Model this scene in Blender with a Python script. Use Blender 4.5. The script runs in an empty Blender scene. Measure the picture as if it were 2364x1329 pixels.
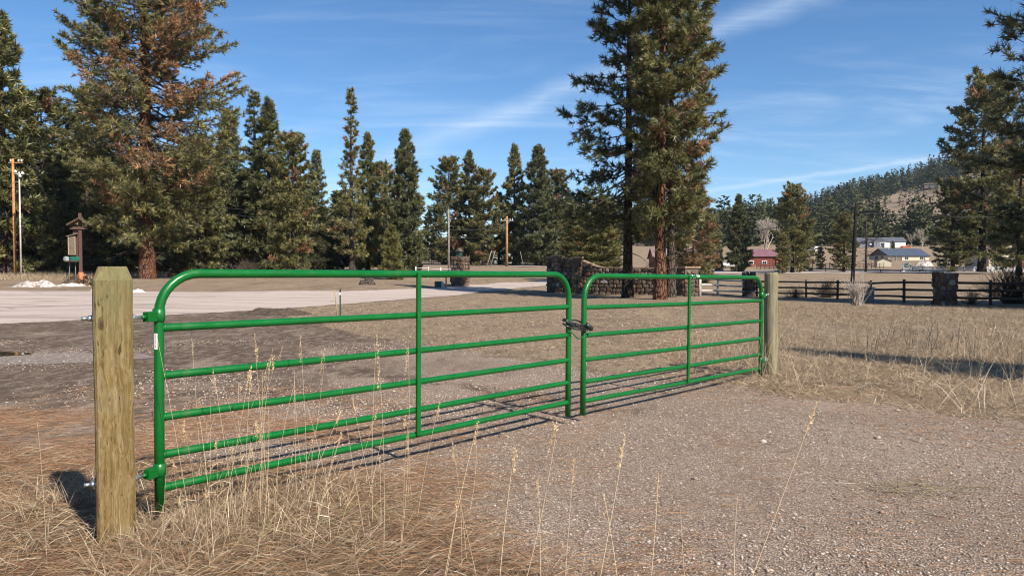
import bpy, math, random
import numpy as np
from mathutils import Vector, Matrix, Euler

R = math.radians
S = bpy.context.scene
COL = S.collection
rng = np.random.default_rng(7)
random.seed(7)

# ------------------------------------------------------------------ camera
EYE = 1.42                                   # camera height above the drive
FOC = 1690.0                                 # focal length in photograph pixels
cam_d = bpy.data.cameras.new('camera')
cam_d.sensor_width = 36.0
cam_d.lens = FOC / 2364 * 36.0
cam_d.clip_start = 0.05
cam_d.clip_end = 12000
cam = bpy.data.objects.new('camera', cam_d)
cam.location = (0, 0, EYE)
cam.rotation_euler = (R(90 - 1.68), 0, 0)
COL.objects.link(cam)
S.camera = cam

# ------------------------------------------------------------------ sun and sky
SUN_EL = 41.0
SUN_DIR = Vector((0.640 * math.cos(R(SUN_EL)), -0.768 * math.cos(R(SUN_EL)), math.sin(R(SUN_EL)))).normalized()
SUN_ROT = math.atan2(SUN_DIR.x, SUN_DIR.y)
sun_d = bpy.data.lights.new('sun', 'SUN')
sun_d.energy = 5.0
sun_d.angle = R(0.53)
sun_d.color = (1.0, 0.93, 0.82)
sun = bpy.data.objects.new('sun', sun_d)
sun.rotation_euler = SUN_DIR.to_track_quat('Z', 'Y').to_euler()
sun.location = (20, -20, 40)
COL.objects.link(sun)

W = bpy.data.worlds.new('World')
S.world = W
W.use_nodes = True
S.view_settings.view_transform = 'Standard'
S.view_settings.look = 'None'
S.view_settings.exposure = 0.66
S.view_settings.gamma = 1.0
S.cycles.filter_width = 1.05
S.cycles.max_bounces = 6
S.cycles.diffuse_bounces = 2
S.cycles.glossy_bounces = 2
S.cycles.transmission_bounces = 3
S.cycles.transparent_max_bounces = 6
S.cycles.volume_bounces = 0
S.cycles.caustics_reflective = False
S.cycles.caustics_refractive = False


class NT:
    """small helper to write node trees"""
    def __init__(self, tree):
        self.t = tree
        self.n = tree.nodes
        self.l = tree.links

    def add(self, kind, **kw):
        nd = self.n.new(kind)
        for k, v in kw.items():
            setattr(nd, k, v)
        return nd

    def set(self, sock, v):
        if hasattr(v, 'node'):
            self.l.new(v, sock)
        elif v is not None:
            sock.default_value = v

    def math(self, op, a, b=None, clamp=False):
        nd = self.add('ShaderNodeMath', operation=op, use_clamp=clamp)
        self.set(nd.inputs[0], a)
        if b is not None:
            self.set(nd.inputs[1], b)
        return nd.outputs[0]

    def vmath(self, op, a, b=None):
        nd = self.add('ShaderNodeVectorMath', operation=op)
        self.set(nd.inputs[0], a)
        if b is not None:
            self.set(nd.inputs[1], b)
        return nd.outputs['Value'] if op in ('DOT_PRODUCT', 'LENGTH') else nd.outputs[0]

    def noise(self, vec, scale, detail=3, rough=0.55, dist=0.0):
        nd = self.add('ShaderNodeTexNoise')
        if vec is not None:
            self.l.new(vec, nd.inputs['Vector'])
        nd.inputs['Scale'].default_value = scale
        nd.inputs['Detail'].default_value = detail
        nd.inputs['Roughness'].default_value = rough
        nd.inputs['Distortion'].default_value = dist
        return nd.outputs['Fac']

    def voro(self, vec, scale, feature='F1', out='Distance'):
        nd = self.add('ShaderNodeTexVoronoi', feature=feature)
        self.l.new(vec, nd.inputs['Vector'])
        nd.inputs['Scale'].default_value = scale
        return nd.outputs[out]

    def mapping(self, vec, scale=(1, 1, 1), rot=(0, 0, 0), loc=(0, 0, 0)):
        nd = self.add('ShaderNodeMapping')
        self.l.new(vec, nd.inputs['Vector'])
        nd.inputs['Scale'].default_value = scale
        nd.inputs['Rotation'].default_value = rot
        nd.inputs['Location'].default_value = loc
        return nd.outputs[0]

    def ramp(self, fac, stops, interp='LINEAR'):
        nd = self.add('ShaderNodeValToRGB')
        cr = nd.color_ramp
        cr.interpolation = interp
        while len(cr.elements) < len(stops):
            cr.elements.new(0.5)
        for e, (p, c) in zip(cr.elements, stops):
            e.position = p
            e.color = c if len(c) == 4 else (*c, 1)
        self.set(nd.inputs[0], fac)
        return nd.outputs[0]

    def mix(self, fac, a, b, mode='MIX'):
        nd = self.add('ShaderNodeMix', data_type='RGBA', blend_type=mode)
        self.set(nd.inputs[0], fac)
        self.set(nd.inputs[6], a if hasattr(a, 'node') else (*a, 1)[:4])
        self.set(nd.inputs[7], b if hasattr(b, 'node') else (*b, 1)[:4])
        return nd.outputs[2]

    def range(self, v, a, b, c=0.0, d=1.0, smooth=True):
        nd = self.add('ShaderNodeMapRange', interpolation_type='SMOOTHSTEP' if smooth else 'LINEAR')
        self.set(nd.inputs[0], v)
        for i, x in zip((1, 2, 3, 4), (a, b, c, d)):
            nd.inputs[i].default_value = x
        return nd.outputs[0]


def build_sky():
    t = NT(W.node_tree)
    t.n.clear()
    sky = t.add('ShaderNodeTexSky', sky_type='NISHITA')
    sky.sun_disc = False
    sky.sun_elevation = R(SUN_EL)
    sky.sun_rotation = SUN_ROT
    sky.altitude = 1100
    sky.air_density = 1.0
    sky.dust_density = 0.0
    sky.ozone_density = 4.0
    d = t.vmath('NORMALIZE', t.add('ShaderNodeTexCoord').outputs['Generated'])
    sep = t.add('ShaderNodeSeparateXYZ')
    t.l.new(d, sep.inputs[0])
    z = t.math('MAXIMUM', sep.outputs['Z'], 0.0)
    # thin cirrus on a high plane over the whole sky
    inv = t.math('DIVIDE', 1.0, t.math('ADD', z, 0.12))
    plane = t.vmath('SCALE', d)
    plane.node.inputs['Scale'].default_value = 1.0
    t.l.new(inv, plane.node.inputs['Scale'])
    p1 = t.mapping(plane, scale=(0.55, 1.7, 0.0), rot=(0, 0, R(24)))
    n1 = t.noise(p1, 1.3, 6, 0.62, 0.6)
    p2 = t.mapping(plane, scale=(1.3, 9.0, 0.0), rot=(0, 0, R(14)))
    n2 = t.noise(p2, 1.6, 5, 0.6, 0.3)
    veil = t.math('MULTIPLY', t.range(n1, 0.44, 0.80), t.range(n2, 0.25, 0.85, 0.45, 1.0))
    veil = t.math('MULTIPLY', veil, t.range(z, 0.05, 0.40, 0.62, 0.34))

    # two old condensation trails, each lying along a great circle
    def trail(a, b, width, lo, hi, strength, nscale):
        a = Vector(a).normalized(); b = Vector(b).normalized()
        n = a.cross(b).normalized()
        off = t.vmath('DOT_PRODUCT', d, tuple(n))
        wob = t.math('MULTIPLY', t.math('SUBTRACT', t.noise(d, nscale, 4, 0.6), 0.5), width * 1.5)
        off = t.math('ABSOLUTE', t.math('ADD', off, wob))
        band = t.range(off, -0.4 * width, width, 1.0, 0.0)
        along = t.vmath('DOT_PRODUCT', d, tuple(n.cross(a)))
        band = t.math('MULTIPLY', band, t.range(along, lo[0], lo[1]))
        band = t.math('MULTIPLY', band, t.range(along, hi[0], hi[1], 1.0, 0.0))
        grain = t.range(t.noise(p2, 5.0, 4, 0.6), 0.2, 0.8, 0.55, 1.0)
        return t.math('MULTIPLY', t.math('MULTIPLY', band, grain), strength)
    t1 = trail((-0.131, 1, 0.157), (0.105, 1, 0.251), 0.027, (-0.16, 0.06), (0.45, 0.9), 0.50, 9)
    t2 = trail((0.265, 1, 0.103), (0.602, 1, 0.150), 0.0062, (-0.05, 0.02), (0.38, 0.6), 0.62, 22)
    c = t.math('ADD', veil, t1)
    c = t.math('ADD', c, t2, clamp=True)
    cloud = (5.4, 6.5, 7.9, 1)
    hs = t.add('ShaderNodeHueSaturation')
    hs.inputs['Saturation'].default_value = 1.15
    t.l.new(sky.outputs[0], hs.inputs['Color'])
    col = t.mix(c, hs.outputs[0], cloud)
    bg = t.add('ShaderNodeBackground')
    bg.inputs['Strength'].default_value = 0.092
    t.l.new(col, bg.inputs['Color'])
    out = t.add('ShaderNodeOutputWorld')
    t.l.new(bg.outputs[0], out.inputs['Surface'])


build_sky()

# ------------------------------------------------------------------ land
YS = np.array([-80, 0, 15, 30, 45, 60, 80, 100, 135, 165, 185, 220, 280, 330, 366, 420, 700, 6000], float)
ZL = np.array([0, 0, 0, .08, .27, .36, .5, .68, 1.1, 1.5, 1.8, 2.4, 3.4, 4.6, 6, 8, 12, 14], float)
ZM = np.array([0, 0, 0, 0, -.12, 0, .2, .42, 1.0, 1.45, 1.8, 2.6, 4, 6, 8, 12, 14, 14], float)
ZR = np.array([0, 0, -.04, -.25, -.58, -.6, -.5, -.35, .05, .6, 1.1, 2.5, 6, 9.8, 12, 15, 16, 16], float)


def smooth(t):
    t = np.clip(t, 0, 1)
    return t * t * (3 - 2 * t)


def ground_z(x, y):
    x = np.asarray(x, float); y = np.asarray(y, float)
    l, m, r = np.interp(y, YS, ZL), np.interp(y, YS, ZM), np.interp(y, YS, ZR)
    a = smooth((x + 12) / 17.0)
    b = smooth((x - 5) / 13.0)
    z = (l * (1 - a) + m * a) * (1 - b) + r * b
    # small undulation away from the drive
    z = z + 0.05 * np.sin(x * .55 + y * .21) * np.sin(y * .37 - x * .13) * smooth((y - 11) / 14)
    # low bank of soil the near grass grows on
    z = z + 0.05 * np.exp(-(((x + 1.6) / 1.3) ** 2 + ((y - 3.4) / .9) ** 2))
    z = z + 0.06 * np.exp(-(((x - 3.9) / 1.2) ** 2 + ((y - 9.2) / .9) ** 2))
    return z


def gz(x, y):
    return float(ground_z(x, y))


def bear(px, Y):
    """x of a bearing surveyed on the photograph, at distance Y"""
    return (px - 1182.0) / FOC * Y


def on_ground(px, py):
    """where a surveyed sight line meets the land"""
    lo, hi = 1.5, 1.5
    prev = 1.5
    for Y in np.geomspace(1.5, 900, 900):
        if EYE + (615 - py) / FOC * Y < gz(bear(px, Y), Y):
            a, b = prev, Y
            for _ in range(20):
                m = (a + b) / 2
                if EYE + (615 - py) / FOC * m < gz(bear(px, m), m):
                    b = m
                else:
                    a = m
            return bear(px, b), b
        prev = Y
    return bear(px, 600), 600.0


def height(py, Y):
    return EYE + (615 - py) / FOC * Y


# ------------------------------------------------------------------ materials
MATS = {}


def material(name):
    m = bpy.data.materials.new(name)
    m.use_nodes = True
    t = NT(m.node_tree)
    t.n.clear()
    out = t.add('ShaderNodeOutputMaterial')
    MATS[name] = m
    return m, t, out


def principled(t, out, color, rough=0.8, metal=0.0, spec=0.3, normal=None, gain=None, tint=(1, 1, 1)):
    if gain:
        color = t.mix(1.0, color, tuple(gain * k for k in tint), 'MULTIPLY')
    b = t.add('ShaderNodeBsdfPrincipled')
    t.set(b.inputs['Base Color'], color if hasattr(color, 'node') else (*color, 1)[:4])
    t.set(b.inputs['Roughness'], rough)
    b.inputs['Metallic'].default_value = metal
    b.inputs['Specular IOR Level'].default_value = spec
    if normal is not None:
        t.l.new(normal, b.inputs['Normal'])
    t.l.new(b.outputs[0], out.inputs['Surface'])
    return b


def bump(t, h, strength=0.5, dist=0.02):
    nd = t.add('ShaderNodeBump')
    nd.inputs['Strength'].default_value = strength
    nd.inputs['Distance'].default_value = dist
    t.l.new(h, nd.inputs['Height'])
    return nd.outputs[0]


def coords(t, kind='Object'):
    return t.add('ShaderNodeTexCoord').outputs[kind]


def plain(name, color, rough=0.6, metal=0.0, spec=0.35, var=0.15, scale=6.0):
    m, t, out = material(name)
    v = coords(t)
    n = t.noise(v, scale, 5, 0.6)
    c = t.mix(t.range(n, .3, .7), tuple(x * (1 - var) for x in color), tuple(min(1, x * (1 + var)) for x in color))
    principled(t, out, c, rough, metal, spec)
    return m


def pos(t):
    return t.add('ShaderNodeNewGeometry').outputs['Position']


def edge_cut(t, out, bsdf, noise_vec, soft=0.35):
    """ragged edge of a thin spread layer: it gives way to the soil where 'edge' runs out"""
    a = t.add('ShaderNodeAttribute', attribute_name='edge').outputs['Fac']
    n = t.noise(noise_vec, 1.7, 6, 0.68)
    n2 = t.noise(noise_vec, 14.0, 3, 0.6)
    e = t.math('ADD', a, t.math('MULTIPLY', t.math('SUBTRACT', n, 0.5), 1.3 * soft * 2))
    e = t.math('ADD', e, t.math('MULTIPLY', t.math('SUBTRACT', n2, 0.5), 0.5 * soft * 2))
    fac = t.range(e, -0.06, 0.06)
    tr = t.add('ShaderNodeBsdfTransparent')
    mx = t.add('ShaderNodeMixShader')
    t.l.new(fac, mx.inputs[0]); t.l.new(tr.outputs[0], mx.inputs[1]); t.l.new(bsdf.outputs[0], mx.inputs[2])
    t.l.new(mx.outputs[0], out.inputs['Surface'])


def make_ground_mats():
    # dead lawn / field
    m, t, out = material('dead_lawn')
    p = pos(t)
    big = t.noise(p, 0.11, 4, 0.6)
    mid = t.noise(t.mapping(p, scale=(1.0, 0.55, 1)), 0.9, 5, 0.65)
    fine = t.noise(p, 13, 4, 0.75)
    tiny = t.noise(t.mapping(p, scale=(1, .6, 1)), 60, 3, 0.7)
    c = t.ramp(mid, [(.28, (.19, .130, .088)), (.5, (.30, .215, .145)), (.72, (.41, .305, .195))])
    c2 = t.ramp(fine, [(.3, (.12, .085, .060)), (.5, (.30, .220, .150)), (.72, (.50, .39, .265))])
    c = t.mix(.62, c, c2)
    c = t.mix(t.math('MULTIPLY', t.range(big, .52, .7), .5), c, (.36, .27, .155))
    c = t.mix(t.range(tiny, .52, .75, 0, .5), c, (.50, .40, .27))
    c = t.mix(t.range(tiny, .30, .46, .55, 0), c, (.075, .055, .040))
    m4 = t.noise(t.mapping(p, scale=(.55, .16, 1)), 1.0, 6, .7)
    c = t.mix(t.range(m4, .50, .68, 0, .55), c, (.17, .125, .082))
    c = t.mix(t.range(m4, .30, .44, .5, 0), c, (.47, .355, .22))
    m3 = t.noise(t.mapping(p, scale=(1.0, .45, 1)), 3.2, 5, .7)
    c = t.mix(t.range(m3, .34, .5, .62, 0), c, (.13, .092, .066))
    c = t.mix(t.range(m3, .55, .72, 0, .4), c, (.46, .355, .23))
    h = t.math('ADD', t.math('MULTIPLY', fine, .7), t.math('MULTIPLY', tiny, .5))
    principled(t, out, c, .95, spec=.1, normal=bump(t, h, .9, .05), gain=.86)

    # gravel
    m, t, out = material('gravel')
    p = pos(t)
    big = t.noise(p, .42, 5, .62)
    streak = t.noise(t.mapping(p, scale=(1.5, .5, 1), rot=(0, 0, R(-50))), 1.0, 6, .7)
    st = t.voro(p, 85, 'F1', 'Color')
    sd = t.voro(p, 85, 'F1', 'Distance')
    st2 = t.voro(p, 190, 'F1', 'Color')
    hs = t.add('ShaderNodeSeparateColor'); t.l.new(st, hs.inputs[0])
    hs2 = t.add('ShaderNodeSeparateColor'); t.l.new(st2, hs2.inputs[0])
    stone = t.ramp(hs.outputs[0], [(0, (.15, .105, .078)), (.22, (.29, .215, .163)), (.5, (.41, .31, .240)), (.8, (.54, .42, .33)), (1, (.66, .55, .45))])
    grit = t.ramp(hs2.outputs[1], [(0, (.16, .112, .084)), (.6, (.36, .27, .208)), (1, (.60, .47, .37))])
    c = t.mix(.40, stone, grit)
    gap = t.range(sd, .38, .62, 0, 1)
    c = t.mix(t.math('MULTIPLY', gap, .6), c, (.10, .072, .054))
    ax = t.add('ShaderNodeAttribute', attribute_name='soil').outputs['Fac']
    soil = t.math('MULTIPLY', t.range(t.math('ADD', streak, t.math('MULTIPLY', ax, .24)), .57, .71), t.range(t.noise(t.mapping(p, scale=(1, .5, 1)), 7, 5, .75), .36, .56, .22, .95))
    c = t.mix(t.math('MULTIPLY', soil, t.math('ADD', t.math('MULTIPLY', ax, .8), .15)), c, (.085, .058, .042))
    c = t.mix(t.range(big, .30, .55, .30, 0), c, (.20, .145, .11))
    c = t.mix(t.range(t.noise(t.mapping(p, scale=(.8, .8, 1), rot=(0, 0, .8)), .9, 6, .7), .55, .75, 0, .5), c, (.26, .18, .125))
    c = t.mix(t.range(big, .5, .72, 0, .28), c, (.50, .385, .295))
    h = t.math('SUBTRACT', t.math('MULTIPLY', hs.outputs[1], .5), t.math('MULTIPLY', sd, 1.1))
    b = principled(t, out, c, .95, spec=.06, normal=bump(t, h, .8, .009), gain=.90, tint=(.995, 1.0, .99))
    edge_cut(t, out, b, p, .45)

    # pinkish chip-seal road
    m, t, out = material('road_chipseal')
    p = pos(t)
    st = t.noise(p, 55, 3, .7)
    g = t.noise(t.mapping(p, scale=(.14, 1.6, 1), rot=(0, 0, R(-44))), .55, 5, .6)
    c = t.ramp(st, [(.3, (.38, .300, .255)), (.5, (.52, .420, .362)), (.7, (.64, .54, .475))])
    c = t.mix(t.range(g, .50, .64, 0, .55), c, (.25, .20, .172))
    c = t.mix(t.range(t.noise(p, .35, 5, .65), .52, .68, 0, .35), c, (.30, .24, .205))
    crack = t.voro(t.mapping(p, scale=(.10, .55, 1), rot=(0, 0, R(-44))), 1.0, 'DISTANCE_TO_EDGE')
    c = t.mix(t.range(crack, .004, .012, .55, 0), c, (.12, .10, .095))
    b = principled(t, out, c, .95, spec=.06, normal=bump(t, st, .4, .006), gain=.86)
    edge_cut(t, out, b, p, .45)

    # far county road
    m, t, out = material('road_far')
    p = pos(t)
    c = t.ramp(t.noise(p, 1.2, 4, .6), [(.3, (.32, .262, .228)), (.7, (.43, .36, .318))])
    principled(t, out, c, .9, spec=.2)

    # hill soil
    m, t, out = material('hill_soil')
    p = pos(t)
    c = t.ramp(t.noise(p, .03, 6, .65), [(.3, (.17, .125, .085)), (.7, (.31, .24, .165))])
    principled(t, out, c, .95, spec=.1)

    # water and wet rim of the puddle
    m, t, out = material('puddle_water')
    p = pos(t)
    w = t.noise(p, 8, 2, .5)
    principled(t, out, (.05, .038, .026), .06, spec=.5, normal=bump(t, w, .04, .01))
    m, t, out = material('wet_mud')
    p = pos(t)
    c = t.ramp(t.noise(p, 9, 5, .65), [(.3, (.13, .10, .08)), (.7, (.28, .235, .20))])
    b = principled(t, out, c, .85, spec=.15)
    edge_cut(t, out, b, p, .25)
    m, t, out = material('dark_soil')
    p = pos(t)
    c = t.ramp(t.noise(p, 14, 5, .75), [(.3, (.05, .036, .028)), (.55, (.11, .08, .06)), (.75, (.21, .16, .12))])
    principled(t, out, c, .95, spec=.1, normal=bump(t, t.noise(p, 24, 4, .7), .9, .05))
    m, t, out = material('dark_thatch')
    p = pos(t)
    c = t.ramp(t.noise(p, 30, 5, .75), [(.3, (.045, .030, .020)), (.5, (.13, .088, .055)), (.72, (.30, .20, .12))])
    c = t.mix(t.range(t.noise(p, 2.2, 4, .6), .45, .65, 0, .45), c, (.17, .105, .062))
    principled(t, out, c, .95, spec=.1, normal=bump(t, t.noise(p, 40, 4, .7), .8, .03))
    # snow
    m, t, out = material('old_snow')
    p = pos(t)
    n = t.noise(p, 2.4, 6, .7)
    c = t.ramp(n, [(.40, (.16, .115, .085)), (.50, (.42, .37, .33)), (.64, (.70, .68, .66)), (1, (.9, .9, .9))])
    principled(t, out, c, .7, spec=.3, normal=bump(t, t.noise(p, 9, 4, .6), .5, .05))


make_ground_mats()


def foliage_mat(name, trans=0.2, var=0.25, gloss=.035):
    m, t, out = material(name)
    c = t.add('ShaderNodeAttribute', attribute_name='col').outputs['Color']
    oi = t.add('ShaderNodeObjectInfo').outputs['Random']
    c = t.mix(1.0, c, t.ramp(oi, [(0, (1 - var, 1 - var * .8, 1 - var * .9)), (1, (1 + var * .8, 1 + var * .7, 1 + var * .3))]), 'MULTIPLY')
    d = t.add('ShaderNodeBsdfDiffuse'); t.l.new(c, d.inputs[0])
    g = t.add('ShaderNodeBsdfTranslucent'); t.l.new(c, g.inputs[0])
    mx = t.add('ShaderNodeMixShader'); mx.inputs[0].default_value = trans
    t.l.new(d.outputs[0], mx.inputs[1]); t.l.new(g.outputs[0], mx.inputs[2])
    gl = t.add('ShaderNodeBsdfGlossy'); gl.inputs['Roughness'].default_value = .45
    gl.inputs[0].default_value = (.9, .95, 1, 1)
    m2 = t.add('ShaderNodeMixShader'); m2.inputs[0].default_value = gloss
    t.l.new(mx.outputs[0], m2.inputs[1]); t.l.new(gl.outputs[0], m2.inputs[2])
    t.l.new(m2.outputs[0], out.inputs['Surface'])
    return m


foliage_mat('needles', .32)
foliage_mat('dry_grass', .25, .1)
foliage_mat('litter', .05, .05)
foliage_mat('far_needles', .1, .0, 0.0)


def make_object_mats():
    def bark(name, a, b, c):
        m, t, out = material(name)
        v = coords(t)
        mp = t.mapping(v, scale=(5.5, 5.5, 1.5))
        d = t.voro(mp, 1.6, 'DISTANCE_TO_EDGE')
        n = t.noise(mp, 3, 5, .7)
        col = t.ramp(n, [(.3, a), (.55, b), (.75, c)])
        col = t.mix(t.range(d, .0, .09, .85, 0), col, tuple(x * .2 for x in a))
        principled(t, out, col, .95, spec=.1, normal=bump(t, t.math('ADD', t.range(d, 0, .12), t.math('MULTIPLY', n, .5)), 1, .06))
    bark('bark_red', (.085, .042, .027), (.175, .085, .050), (.29, .155, .092))
    bark('bark_grey', (.055, .043, .036), (.115, .09, .075), (.22, .18, .155))
    bark('bark_dark', (.03, .024, .02), (.06, .047, .038), (.11, .09, .075))
    plain('twig', (.115, .088, .070), .9, 0, .1, .4, 30)
    plain('bare_wood', (.40, .34, .29), .9, 0, .1, .3, 10)

    # green powder coat
    m, t, out = material('green_paint')
    v = coords(t)
    n = t.noise(v, 2.5, 4, .6)
    sp = t.noise(v, 70, 2, .5)
    c = t.mix(t.range(n, .3, .7), (.0010, .100, .014), (.0022, .122, .019))
    c = t.mix(t.range(sp, .72, .78, 0, .35), c, (.06, .16, .04))
    dust = t.math('MULTIPLY', t.range(t.noise(v, 11, 6, .7), .52, .75), .16)
    c = t.mix(dust, c, (.16, .17, .10))
    ro = t.range(t.noise(v, 9, 5, .7), .3, .7, .22, .48)
    b = principled(t, out, c, ro, spec=.45)
    plain('green_chain', (.006, .14, .03), .4, .2, .5, .3, 20)

    m, t, out = material('zinc')
    v = coords(t)
    c = t.mix(t.range(t.noise(v, 60, 4, .6), .35, .65), (.42, .43, .43), (.68, .69, .68))
    principled(t, out, c, .34, metal=.85, spec=.5)
    plain('black_cable', (.022, .021, .024), .35, 0, .5, .3, 40)
    plain('lock_body', (.018, .018, .02), .3, 0, .5, .2, 20)
    plain('sticker', (.80, .80, .78), .5, 0, .4, .05, 20)
    plain('ink', (.03, .03, .035), .6)
    plain('rust', (.20, .075, .03), .9, 0, .1, .4, 40)

    # sawn, pressure treated post
    m, t, out = material('treated_timber')
    v = coords(t)
    warp = t.noise(t.mapping(v, scale=(5, 5, 1.5)), 1.2, 4, .6)
    cmb = t.add('ShaderNodeCombineXYZ')
    sx = t.add('ShaderNodeSeparateXYZ'); t.l.new(v, sx.inputs[0])
    k = t.math('MULTIPLY', t.math('SUBTRACT', warp, .5), .16)
    t.l.new(t.math('ADD', sx.outputs[0], k), cmb.inputs[0])
    t.l.new(t.math('ADD', sx.outputs[1], k), cmb.inputs[1])
    t.l.new(t.math('MULTIPLY', sx.outputs[2], .035), cmb.inputs[2])
    g1 = t.noise(cmb.outputs[0], 46, 4, .65)
    g2 = t.noise(cmb.outputs[0], 190, 3, .7)
    c = t.ramp(g1, [(.28, (.12, .068, .022)), (.42, (.235, .150, .055)), (.55, (.325, .225, .098)), (.72, (.42, .315, .165))])
    c = t.mix(t.range(g2, .52, .68, 0, .8), c, (.10, .058, .022))
    c = t.mix(t.range(t.noise(v, 7, 4, .6), .5, .7, 0, .3), c, (.40, .33, .20))
    green = t.range(sx.outputs[2], .75, 1.38, .06, .62)
    green = t.math('MULTIPLY', green, t.range(t.noise(v, 9, 4, .6), .25, .6, .45, 1))
    c = t.mix(green, c, (.215, .222, .112))
    chk = t.math('MULTIPLY', t.range(t.noise(cmb.outputs[0], 62, 2, .5), .63, .68), t.range(t.noise(v, 5, 3, .6), .54, .62))
    c = t.mix(t.math('MULTIPLY', chk, .8), c, (.06, .038, .018))
    h = t.math('SUBTRACT', t.math('ADD', g1, t.math('MULTIPLY', g2, .4)), chk)
    principled(t, out, c, .88, spec=.12, normal=bump(t, h, .7, .01), gain=.70)

    m, t, out = material('round_post_wood')
    v = coords(t)
    g = t.noise(t.mapping(v, scale=(28, 28, 1.4)), 1.3, 5, .7)
    c = t.ramp(g, [(.3, (.10, .085, .05)), (.48, (.28, .24, .145)), (.7, (.42, .37, .235))])
    c = t.mix(t.range(t.noise(v, 5, 4, .6), .45, .7, 0, .5), c, (.24, .235, .15))
    principled(t, out, c, .9, spec=.12, normal=bump(t, g, .7, .012), gain=.78)

    def fence(name, a, b):
        m, t, out = material(name)
        v = coords(t)
        g = t.noise(t.mapping(v, scale=(3, 12, 12)), 2.0, 5, .7)
        principled(t, out, t.ramp(g, [(.3, a), (.7, b)]), .9, spec=.15, normal=bump(t, g, .4, .01))
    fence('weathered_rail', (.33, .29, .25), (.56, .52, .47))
    fence('dark_rail', (.045, .034, .028), (.105, .082, .068))  # dark rails; on the right-hand runs the colour holds the shade
    fence('brown_board', (.065, .038, .032), (.13, .075, .062))
    fence('grey_board', (.095, .078, .062), (.19, .155, .12))  # boards of the notice box, shade darkened into the colour
    fence('tan_board', (.25, .18, .10), (.40, .30, .18))

    m, t, out = material('field_stone')  # stone tones kept dark to carry the shade on wall and pillars
    oi = t.add('ShaderNodeObjectInfo').outputs['Random']
    v = coords(t)
    c = t.ramp(oi, [(0, (.055, .038, .030)), (.2, (.10, .066, .048)), (.38, (.18, .098, .054)), (.54, (.115, .088, .074)), (.70, (.23, .15, .088)), (.86, (.15, .12, .10)), (.96, (.28, .22, .165)), (1, (.46, .40, .34))])
    n = t.noise(v, 5, 5, .65)
    c = t.mix(t.range(n, .3, .75, 0, .55), c, t.mix(.5, c, (.09, .07, .06)))
    principled(t, out, c, .9, spec=.2, normal=bump(t, n, .6, .05), gain=.85)
    plain('mortar', (.125, .10, .082), .95, 0, .1, .3, 8)
    plain('stone_cap', (.26, .18, .125), .9, 0, .1, .25, 5)
    plain('orange_sleeve', (.50, .145, .058), .7, 0, .3, .12, 8)
    plain('mailbox_green', (.012, .105, .072), .5, 0, .4, .2, 8)
    plain('mailbox_grey', (.36, .36, .35), .5, .2, .4, .2, 8)
    plain('utility_green', (.03, .07, .055), .55, 0, .3, .2, 6)
    plain('utility_grey', (.17, .18, .175), .6, 0, .3, .2, 4)
    plain('pole_brown', (.33, .175, .085), .9, 0, .1, .3, 3)
    plain('pole_sunlit', (.40, .20, .085), .9, 0, .1, .3, 3)  # brown pole wood with the orange sunlight put into its colour
    plain('pole_dark', (.022, .019, .018), .9, 0, .1, .3, 3)
    plain('pole_grey', (.24, .225, .21), .8, .0, .2, .3, 3)
    plain('pole_galv', (.58, .58, .57), .5, .3, .4, .2, 3)
    plain('wire', (.035, .035, .036), .6)
    plain('insulator', (.62, .62, .60), .4)
    plain('lamp_grey', (.012, .012, .013), .9, 0, .05)
    plain('moss_roof', (.12, .112, .062), .95, 0, .1, .5, 14)  # mossy shingles, darkened to hold the shade on the roof
    plain('shingle_brown', (.12, .085, .07), .95, 0, .1, .4, 10)
    plain('roof_maroon', (.20, .10, .115), .55, .1, .4, .12, .6)
    plain('barn_red', (.185, .052, .040), .8, 0, .2, .15, 1.5)
    plain('barn_end_sunlit', (.62, .20, .12), .8, 0, .2, .12, 1.5)  # barn wall in sun, its brightness put into the colour
    plain('log_orange', (.36, .155, .06), .8, 0, .2, .25, 3)
    plain('roof_brown', (.20, .14, .13), .9, 0, .1, .2, 1)
    plain('roof_steel', (.085, .10, .125), .4, .25, .5, .12, .5)
    plain('roof_slate', (.10, .105, .125), .8, 0, .2, .15, .6)
    plain('siding_tan', (.56, .47, .34), .85, 0, .2, .08, 1)
    plain('siding_cream', (.56, .50, .37), .85, 0, .2, .08, 1)
    plain('siding_grey', (.215, .22, .245), .85, 0, .2, .1, 1)
    plain('siding_white', (.72, .71, .66), .85, 0, .2, .06, 1)
    plain('siding_dark', (.16, .135, .11), .85, 0, .2, .1, 1)
    plain('siding_teal', (.24, .31, .29), .85, 0, .2, .1, 1)
    plain('trim_white', (.74, .73, .70), .7, 0, .3, .06, 2)
    plain('deck_red', (.42, .12, .06), .8, 0, .2, .15, 2)
    plain('door_brown', (.15, .06, .045), .6, 0, .3, .15, 2)
    plain('glass_dark', (.02, .022, .026), .08, 0, .6, .2, 1)
    plain('white_paint', (.78, .78, .77), .4, 0, .5, .04, 2)
    plain('vinyl_white', (.62, .61, .62), .6, 0, .3, .06, 2)
    plain('tyre', (.02, .02, .02), .9)
    plain('sign_green', (.10, .22, .05), .6)
    plain('sign_yellow', (.62, .45, .07), .6)
    plain('sign_blue', (.03, .06, .14), .6)


make_object_mats()


# ------------------------------------------------------------------ object helpers
def tag(o, label=None, cat=None, group=None, kind=None):
    if label: o['label'] = label
    if cat: o['category'] = cat
    if group: o['group'] = group
    if kind: o['kind'] = kind
    return o


def empty(name, loc=(0, 0, 0), rz=0.0, label=None, cat=None, group=None):
    o = bpy.data.objects.new(name, None)
    o.empty_display_size = .2
    o.location = loc
    o.rotation_euler = (0, 0, rz)
    COL.objects.link(o)
    return tag(o, label, cat, group)


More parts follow.
